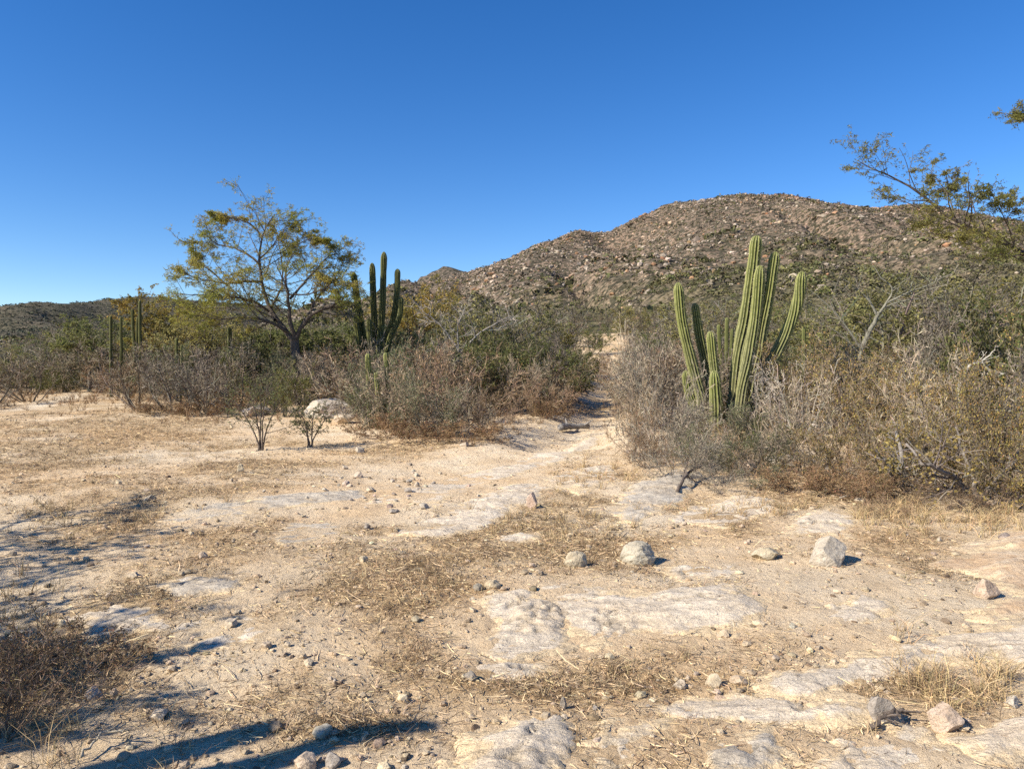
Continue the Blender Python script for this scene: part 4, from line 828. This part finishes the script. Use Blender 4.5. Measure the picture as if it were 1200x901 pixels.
# overhanging tree at the right, its trunk outside the picture
B = lambda px, py, Y=8.6: at(px, py, Y)
ob = np.array([9.6, 9.4, 0]); ob[2] = float(T(ob[0], ob[1]))
tree('overhanging_tree', 'tree reaching one long drooping leafy branch in over the right-hand scrub', ob, [
    ([ob - np.array([0, 0, .2]), ob + [-.3, 0, .8], ob + [-.9, -.2, 1.5]], .15, .12, False),
    ([ob + [-.9, -.2, 1.5], ob + [-1.9, -.5, 2.0], B(1225, 310), B(1200, 297)], .05, .03, True),
    ([B(1200, 297), B(1165, 280), B(1130, 264), B(1100, 246), B(1070, 222), B(1040, 206), B(1008, 190)], .03, .004, True),
    ([B(1160, 278), B(1135, 270, 8.3), B(1105, 258, 8.1), B(1075, 243, 8.0), B(1045, 230, 8.0)], .011, .003, True),
    ([B(1120, 258), B(1112, 232, 8.8), B(1098, 210, 9.0), B(1085, 194, 9.1)], .008, .0025, True),
    ([B(1150, 272), B(1140, 240, 8.9), B(1132, 222, 9.0), B(1136, 200, 9.1)], .008, .0025, True),
    ([B(1190, 292), B(1180, 262, 8.3), B(1168, 240, 8.2), B(1160, 222, 8.1)], .008, .0025, True),
    ([B(1225, 310), B(1225, 280, 8.8), B(1215, 250, 9.0), B(1200, 225, 9.1)], .010, .0025, True),
    ([B(1200, 297), B(1180, 300, 8.0), B(1150, 292, 7.8), B(1120, 280, 7.7)], .008, .0025, True),
    ([ob + [-.9, -.2, 1.5], ob + [-1.2, -.5, 2.6], B(1290, 190)], .06, .03, True),
    ([B(1290, 190), B(1240, 150), B(1205, 135), B(1188, 142)], .02, .003, True)], 61, n=(14, 6, 5), nleaf=6, lsize=(.034, .0046), l1=.3, twr=.0014, leafc=((.20, .215, .055), (.29, .25, .07)), wood=(.11, .09, .075), flat=.7, l1r=(.15, 1))
# bare pale tree behind the yellow shrubs
G = lambda px, py, dy=0.: at(px, py, 19 + dy)
g0 = G(1004, 470); g0[2] = float(T(g0[0], g0[1]))
tree('bare_tree', 'pale slender half bare tree forking wide above the yellow leaved shrubs', g0, [
    ([g0 - np.array([0, 0, .2]), G(1006, 430), G(1010, 408), G(1024, 380), G(1030, 366)], .07, .05, False),
    ([G(1030, 368), G(1040, 355), G(1060, 345), G(1085, 335), G(1112, 322)], .035, .008, True), ([G(1028, 370), G(1018, 352), G(1005, 340), G(990, 328)], .035, .008, True),
    ([G(1034, 362), G(1046, 340), G(1030, 322), G(1016, 300)], .03, .006, True), ([G(1010, 410), G(990, 380), G(968, 356), G(950, 340)], .028, .006, True), ([G(1008, 415), G(985, 392), G(960, 378), G(940, 372)], .02, .005, True),
    ([G(1036, 360), G(1062, 352), G(1090, 350), G(1125, 345)], .02, .005, True)], 62, n=(7, 4, 4), nleaf=2, lsize=(.07, .015), leafc=OLV, wood=(.24, .225, .17), l1=.35, twr=.0035, leaf_frac=.8)
G2 = lambda px, py, dy=0.: at(px, py, 13.5 + dy)
g1 = G2(1122, 490); g1[2] = float(T(g1[0], g1[1]))
tree('dead_tree', 'short bleached leafless trunk with bent arms amid the yellow leaved shrubs', g1, [
    ([g1 - np.array([0, 0, .2]), G2(1123, 470), G2(1125, 452), G2(1130, 434)], .05, .035, False), ([G2(1130, 436), G2(1138, 428), G2(1152, 422), G2(1166, 410)], .032, .01, True), ([G2(1130, 436), G2(1120, 430), G2(1118, 424)], .02, .01, False), ([G2(1150, 424), G2(1160, 435), G2(1172, 450)], .018, .007, True)],
     63, n=(6, 3, 2), nleaf=0, wood=(.50, .46, .38), l1=.5, twr=.003)
G3 = lambda px, py, dy=0.: at(px, py, 17 + dy)
g2 = G3(1180, 470); g2[2] = float(T(g2[0], g2[1]))
tree('bare_tree', 'dark-limbed bare tree leaning below the overhanging branch', g2, [
    ([g2 - np.array([0, 0, .2]), G3(1176, 430), G3(1168, 408), G3(1155, 390)], .06, .04, False), ([G3(1155, 392), G3(1140, 372), G3(1120, 358), G3(1100, 350)], .03, .006, True), ([G3(1160, 398), G3(1165, 370), G3(1152, 345)], .03, .006, True), ([G3(1168, 408), G3(1186, 385), G3(1196, 360)], .03, .006, True)],
     64, n=(8, 5, 4), nleaf=2, lsize=(.06, .014), leafc=OLV, wood=(.20, .18, .14), l1=.5, twr=.0035)
# leafless grey tree in the middle thicket
G4 = lambda px, py, dy=0.: at(px, py, 24 + dy)
g3 = G4(552, 460); g3[2] = float(T(g3[0], g3[1]))
tree('bare_tree', 'leafless grey tree with arching limbs inside the thicket near the dark cactus', g3, [
    ([g3 - np.array([0, 0, .2]), G4(550, 440), G4(545, 420), G4(538, 410)], .09, .06, False), ([G4(538, 412), G4(525, 392), G4(510, 375), G4(495, 365)], .04, .008, True), ([G4(540, 414), G4(560, 392), G4(580, 380), G4(596, 372)], .04, .008, True), ([G4(545, 420), G4(530, 415), G4(510, 410), G4(495, 415)], .04, .008, True), ([G4(538, 412), G4(536, 385), G4(545, 362)], .03, .008, True)],
     65, n=(9, 5, 4), nleaf=0, wood=(.30, .27, .24), l1=.5, twr=.005)
# two leafy saplings on the flat
def sapling(px, py, stems, H, label, seed, wspread):
    r = np.random.default_rng(seed); c = gp(px, py); d = c[1] / F; limbs = []
    for tx, ty in stems:
        top = c + np.array([(tx - px) * d, r.uniform(-.25, .25), (py - ty) * d]); mid = c * .55 + top * .45 + np.array([(px - tx) * d * .12, 0, 0])
        limbs.append(([c + np.array([r.normal(0, .03), r.normal(0, .03), -.05]), mid, top], .018, .006, True))
    return tree('sapling', label, c, limbs, seed, n=(8, 5, 4), nleaf=2, lsize=(.038, .010), leafc=((.17, .19, .08), (.22, .215, .095)), wood=(.15, .12, .10), l1=.5, twr=.0022, flat=.15, l1r=(.35, 1), trunk_sides=5)
sapling(306, 528, [(278, 468), (291, 452), (306, 444), (319, 450), (332, 466)], 1, 'taller leafy sapling with fanned bare stems on the sandy flat', 71, 50)
sapling(364, 524, [(347, 494), (357, 484), (368, 482), (380, 490)], 1, 'shorter leafy sapling in front of the whitish outcrop', 72, 40)
# thick crooked branches of the sprawling bush
c = gp(1148, 594)
tree('crooked_shrub', 'old sprawling shrub with thick crooked grey branches at the rim of the flat', c, [
    ([c, at(1130, 572, c[1]), at(1112, 556, c[1] - .1), at(1092, 546, c[1] - .2), at(1078, 540, c[1] - .2), at(1062, 520, c[1])], .035, .012, True), ([c, at(1140, 560, c[1] + .3), at(1128, 530, c[1] + .4), at(1120, 500, c[1] + .5)], .03, .01, True), ([c, at(1165, 565, c[1]), at(1185, 545, c[1] + .1), at(1200, 520, c[1] + .2)], .03, .01, True), ([c, at(1170, 588, c[1] - .2), at(1200, 570, c[1] - .3)], .02, .008, True)],
     66, n=(9, 5, 5), nleaf=1, lsize=(.04, .014), leafc=(YEL, (.30, .24, .08)), wood=(.22, .19, .165), l1=.5, twr=.002)
c = gp(1064, 580)
tree('crooked_shrub', 'grey shrub with two stout upright forking stems beside the sprawling one', c, [
    ([c, at(1060, 558, c[1]), at(1056, 535, c[1]), at(1050, 505, c[1] + .1)], .05, .015, True), ([c, at(1074, 560, c[1]), at(1082, 535, c[1] + .1), at(1092, 500, c[1] + .2)], .04, .012, True), ([c, at(1050, 565, c[1] - .1), at(1040, 545, c[1] - .2)], .025, .01, True)],
     67, n=(9, 5, 5), nleaf=1, lsize=(.04, .014), leafc=(YEL, (.30, .24, .08)), wood=(.27, .24, .21), l1=.5, twr=.002)
# fallen wood
def fallen(name, label, pts, ra, rb, seed, kids=3, wood=(.16, .125, .10)):
    r = np.random.default_rng(seed); P = [gp(px, py) + np.array([0, 0, ra + z]) for px, py, z in pts]; b = P[0].copy(); e = empty(name, b); tag(e, label, 'branch')
    Q = smooth_path(np.array(P) - b, 12) + r.normal(0, .008, (12, 3)); R = np.linspace(ra, rb, 12); mb = MB(); tubes(mb, np.concatenate([Q[:1], Q, Q[-1:]])[None] + np.concatenate([(Q[:1] - Q[1:2]) * .02, Q * 0, (Q[-1:] - Q[-2:-1]) * .02])[None], np.concatenate([[ra * .05], R, [rb * .05]])[None], 7, wood); mb.build('limb', M['bark'], e, smooth=True)
    P1, R1 = spawn(r, Q[None], R[None], kids, .3, .95, .7, .35, .5, 4, .3, 0); P1[..., 2] = np.maximum(P1[..., 2], Q[:, 2].min()); 
    for k in range(len(P1)): tw = MB(); tubes(tw, P1[k:k + 1], np.maximum(R1[k:k + 1], .005), 4, wood); tw.build('side_twig', M['bark'], e)
fallen('fallen_branch', 'dark forked dead branch lying on the grey bedrock slope', [(793, 580, .02), (802, 572, .1), (812, 563, .12), (828, 556, .14)], .022, .012, 81, 5)
fallen('fallen_log', 'grey log lying along the left edge of the trail', [(656, 506, .02), (668, 505, .03), (690, 505, .03)], .08, .06, 82, 2, (.26, .24, .22))
fallen('dead_stick', 'dark sticks piled at the foot of the grey fin of rock', [(1022, 858, .0), (1040, 852, .05), (1058, 846, .06)], .012, .007, 83, 7)
fallen('dead_stick', 'thin bleached stick in front of the sprawling shrub', [(985, 586, .03), (1030, 584, .05), (1085, 582, .05)], .012, .008, 84, 4, (.30, .25, .2))
fallen('dead_stick', 'pale straight stick lying in the shaded corner grass', [(95, 893, .03), (120, 880, .05), (150, 868, .06)], .006, .003, 85, 2, (.45, .38, .28))

# ------------------------------------------------------------------ plants outside the picture whose shadows fall into it
def shade_cactus():
    r = np.random.default_rng(91); e = empty('columnar_cactus', (-4.08, 1.3, float(T(-4.08, 1.3)))); tag(e, 'cactus outside the view casting the finger shaped shadows over the corner', 'cactus')
    for dx, dy, h, w in [(0.05, .05, 3.05, .085), (-.62, -.02, 3.1, .10), (-.5, -.2, 2.6, .11), (-1.0, .35, 2.6, .12), (-1.1, -.1, 2.2, .13)]:
        cactus_stem([(dx * .5, dy * .5, -.1), (dx * .8, dy * .8, h * .3), (dx, dy, h * .65), (dx * 1.05, dy, h)], w, r, 11, 'stem', e, .3, spines=False)
shade_cactus()
def shade_tree(x, y, H, Wm, seed, label, n=(7, 5, 4), nleaf=3):
    r = np.random.default_rng(seed); b = np.array([x, y, float(T(x, y))]); limbs = [([b - [0, 0, .2], b + [0, 0, H * .25], b + [.1, 0, H * .4]], .12, .09, False)]
    for k in range(8):
        a = k * 2 * pi / 8; o = np.array([cos(a), sin(a), 0]) * Wm * .5 * r.uniform(.6, 1); limbs.append(([b + [.05, 0, H * .35], b + o * .5 + [0, 0, H * .6], b + o + [0, 0, H * r.uniform(.6, 1)]], .05, .01, True))
    tree('shade_tree', label, b, limbs, seed, n=n, nleaf=nleaf, lsize=(.07, .02), l1=.45, twr=.004, flat=.3)
shade_tree(-8.0, 5.2, 3.4, 4.4, 92, 'sparse tree outside the view shading the litter beside the sandy flat')
shade_tree(-7.0, 3.3, 3.2, 2.8, 93, 'small tree outside the view shading the near grass corner', nleaf=2)
shade_tree(-5.7, 1.9, 2.8, 1.8, 94, 'dense small tree outside the view darkening the corner bush', n=(9, 6, 5), nleaf=5)
put_shrub('brown', gp(28, 865) + np.array([-.1, 0, 0]), 0.85, .5, r2, 'dark tangled dry bush in the shaded corner of the flat', None)
put_shrub('rust', gp(50, 800), .8, .32, r2, 'low dead herb in the tree shadow behind the dark tangled bush', None)

# ------------------------------------------------------------------ pebbles, straw, dry grass
def flat_sample(r, n, r0=2.3, r1=26., p=1.0):
    d = r0 * (r1 / r0) ** (r.uniform(0, 1, n) ** p); a = np.radians(r.uniform(-46, 46, n)); return d * np.sin(a), d * np.cos(a)
def ground_z(x, y): return T(x, y)
def slab_top(x, y):
    return T(x, y)
def cover():
    r = np.random.default_rng(8)
    x, y = flat_sample(r, 17000); k = (r.uniform(0, 1, len(x)) < .35 + .9 * np.clip(fbm(x / 1.6 + 70, y / 1.6, 3), 0, 1)) & off_slab(x, y); x, y = x[k], y[k]
    sz = np.clip(np.exp(r.normal(-5.0, .55, len(x))) * (1 + .09 * np.hypot(x, y)), .003, .035)
    cols = np.clip(jitter(r, (.60, .475, .33), len(x), .2, .025), .08, .8); cols = np.where(r.uniform(0, 1, (len(x), 1)) < .12, cols * np.array([.45, .42, .4]), cols)
    mb = MB(); scatter(mb, [rock_verts(r, 0, 5) for _ in range(5)] + [rock_verts(r, 1, 8)], [ICO[0][1]] * 5 + [ICO[1][1]], np.stack([x, y, ground_z(x, y) + sz * .2], -1), np.stack([sz * r.uniform(.8, 1.5, len(x)), sz, sz * r.uniform(.5, .9, len(x))], -1), r, cols)
    tag(mb.build('pebbles', M['pebble']), 'grit and pebbles scattered over the sandy soil', 'pebbles', kind='stuff')
    # flattened straw
    x, y = flat_sample(r, 230000, p=.9); L = litter(x, y); k = (r.uniform(0, 1, len(x)) < .03 + .95 * L ** 1.25) & (off_slab(x, y, -.0) | (r.uniform(0, 1, len(x)) < .12)); x, y = x[k], y[k]; n = len(x); dist = np.hypot(x, y)
    a = r.uniform(0, 2 * pi, n) * .5 + 1.2 * perlin(x / .8, y / .8) * pi; ln = np.where(r.uniform(0, 1, n) < .10, r.uniform(.06, .14, n), r.uniform(.012, .05, n)) * (1 + .05 * dist); ti = r.normal(.05, .16, n)
    d = np.stack([np.cos(a), np.sin(a), ti], -1); p0 = np.stack([x, y, ground_z(x, y) + .004 + .012 * r.uniform(0, 1, n)], -1); bend = r.normal(0, .25, (n, 1)) * np.stack([-np.sin(a), np.cos(a), np.zeros(n)], -1)
    P = np.stack([p0, p0 + (d * .5 + bend * .5) * ln[:, None], p0 + d * ln[:, None]], 1); P[..., 2] = np.maximum(P[..., 2], ground_z(P[..., 0], P[..., 1]) + .002)
    Wr = (r.uniform(.0009, .0018, n) * (1 + .11 * dist))[:, None] * np.array([1, .9, .3])
    cb = np.where(r.uniform(0, 1, (n, 1)) < .55, jitter(r, (.66, .50, .30), n, .2, .03), jitter(r, (.22, .15, .085), n, .25, .04))
    mb = MB(); ribbons(mb, P, Wr, r, cb); tag(mb.build('straw_litter', M['straw']), 'flattened dead grass and twigs littering the ground', 'litter', kind='stuff')
    # standing tufts
    def tufts(x, y, nb, hgt, spread, cc, name, label, dark=.25):
        n = len(x); idx = np.repeat(np.arange(n), nb); m = len(idx); a = r.uniform(0, 2 * pi, m); el = np.abs(r.normal(0, spread, m)); h = hgt[idx] * r.uniform(.5, 1.2, m)
        d = np.stack([np.sin(el) * np.cos(a), np.sin(el) * np.sin(a), np.cos(el)], -1); off = r.normal(0, .025, (m, 2)); p0 = np.stack([x[idx] + off[:, 0], y[idx] + off[:, 1], ground_z(x[idx], y[idx]) - .01], -1)
        out = np.stack([np.cos(a), np.sin(a), -.3 * np.ones(m)], -1) * r.uniform(.1, .5, (m, 1)); P = np.stack([p0, p0 + d * h[:, None] * .55, p0 + (d + out) * h[:, None]], 1); P[:, 2, 2] = np.maximum(P[:, 2, 2], p0[:, 2] + .015)
        dist = np.hypot(x, y)[idx]; Wr = (.0011 * (1 + .11 * dist))[:, None] * np.array([1, .8, .2]); c = np.where(r.uniform(0, 1, (m, 1)) < dark, jitter(r, np.asarray(cc) * .45, m, .2, .05), jitter(r, cc, m, .2, .05))
        mb = MB(); ribbons(mb, P, Wr, r, c); tag(mb.build(name, M['straw']), label, 'grass', kind='stuff')
    x, y = flat_sample(r, 12000, p=.85); L = litter(x, y); k = (r.uniform(0, 1, len(x)) < .006 + .75 * L ** 1.4) & off_slab(x, y, .02); x, y = x[k], y[k]
    tufts(x, y, 13, r.uniform(.03, .09, len(x)) * (1 + .02 * np.hypot(x, y)), 1.0, (.52, .37, .21), 'dry_grass', 'short dead grass growing in patches over the flat')
    x, y = flat_sample(r, 42000, p=.9); L = litter(x, y); k = (r.uniform(0, 1, len(x)) < .9 * sstep(.25, .8, L) * sstep(-.25, .35, fbm(x / .5 + 3, y / .4, 3))) & off_slab(x, y, .0); x, y = x[k][:9500], y[k][:9500]
    tufts(x, y, 9, r.uniform(.025, .065, len(x)) * (1 + .03 * np.hypot(x, y)), 1.15, (.27, .19, .115), 'dead_grass_mat', 'dark brown matted dead grass in patches on the flat', .4)
    gx, gy = [], []
    for (px, py, sx, sy, q) in [(1060, 607, 45, 10, 60), (20, 720, 30, 20, 14), (30, 840, 35, 30, 26), (1120, 800, 50, 15, 40), (60, 600, 60, 18, 12), (130, 612, 55, 14, 14), (700, 560, 25, 10, 30), (1150, 615, 40, 8, 40), (640, 610, 40, 12, 30), (880, 600, 40, 8, 30)]:
        for _ in range(q):
            c = gp(px + r.normal() * sx, min(py + r.normal() * sy, 930)); gx.append(c[0]); gy.append(c[1])
    x, y = np.array(gx), np.array(gy); tufts(x, y, 22, r.uniform(.07, .22, len(x)), .6, (.54, .39, .21), 'tall_dry_grass', 'taller straw coloured grass clumps at the edges of the flat')
    # dead ground cover beneath the thicket
    n = 5200; Y = 9 * (60 / 9) ** r.uniform(0, 1, n); px = r.uniform(-60, 1260, n); x = (px - CX) / F * Y; z = T(x, Y, False); v = np.stack([x, Y, z - CAMZ], -1); py = CY - F * (v @ UP) / (v @ FWD)
    k = (py < frontline(px) + 10 + 6 * r.normal(size=n)) & (seg_dist(x, Y, PATH) > .8); x, Y = x[k], Y[k]
    tufts(x, Y, 16, r.uniform(.15, .45, len(x)), .6, (.36, .235, .13), 'dead_undergrowth', 'rust and straw coloured dead undergrowth beneath the shrubs')
cover()
for o in list(bpy.data.objects):
    o.select_set(False)
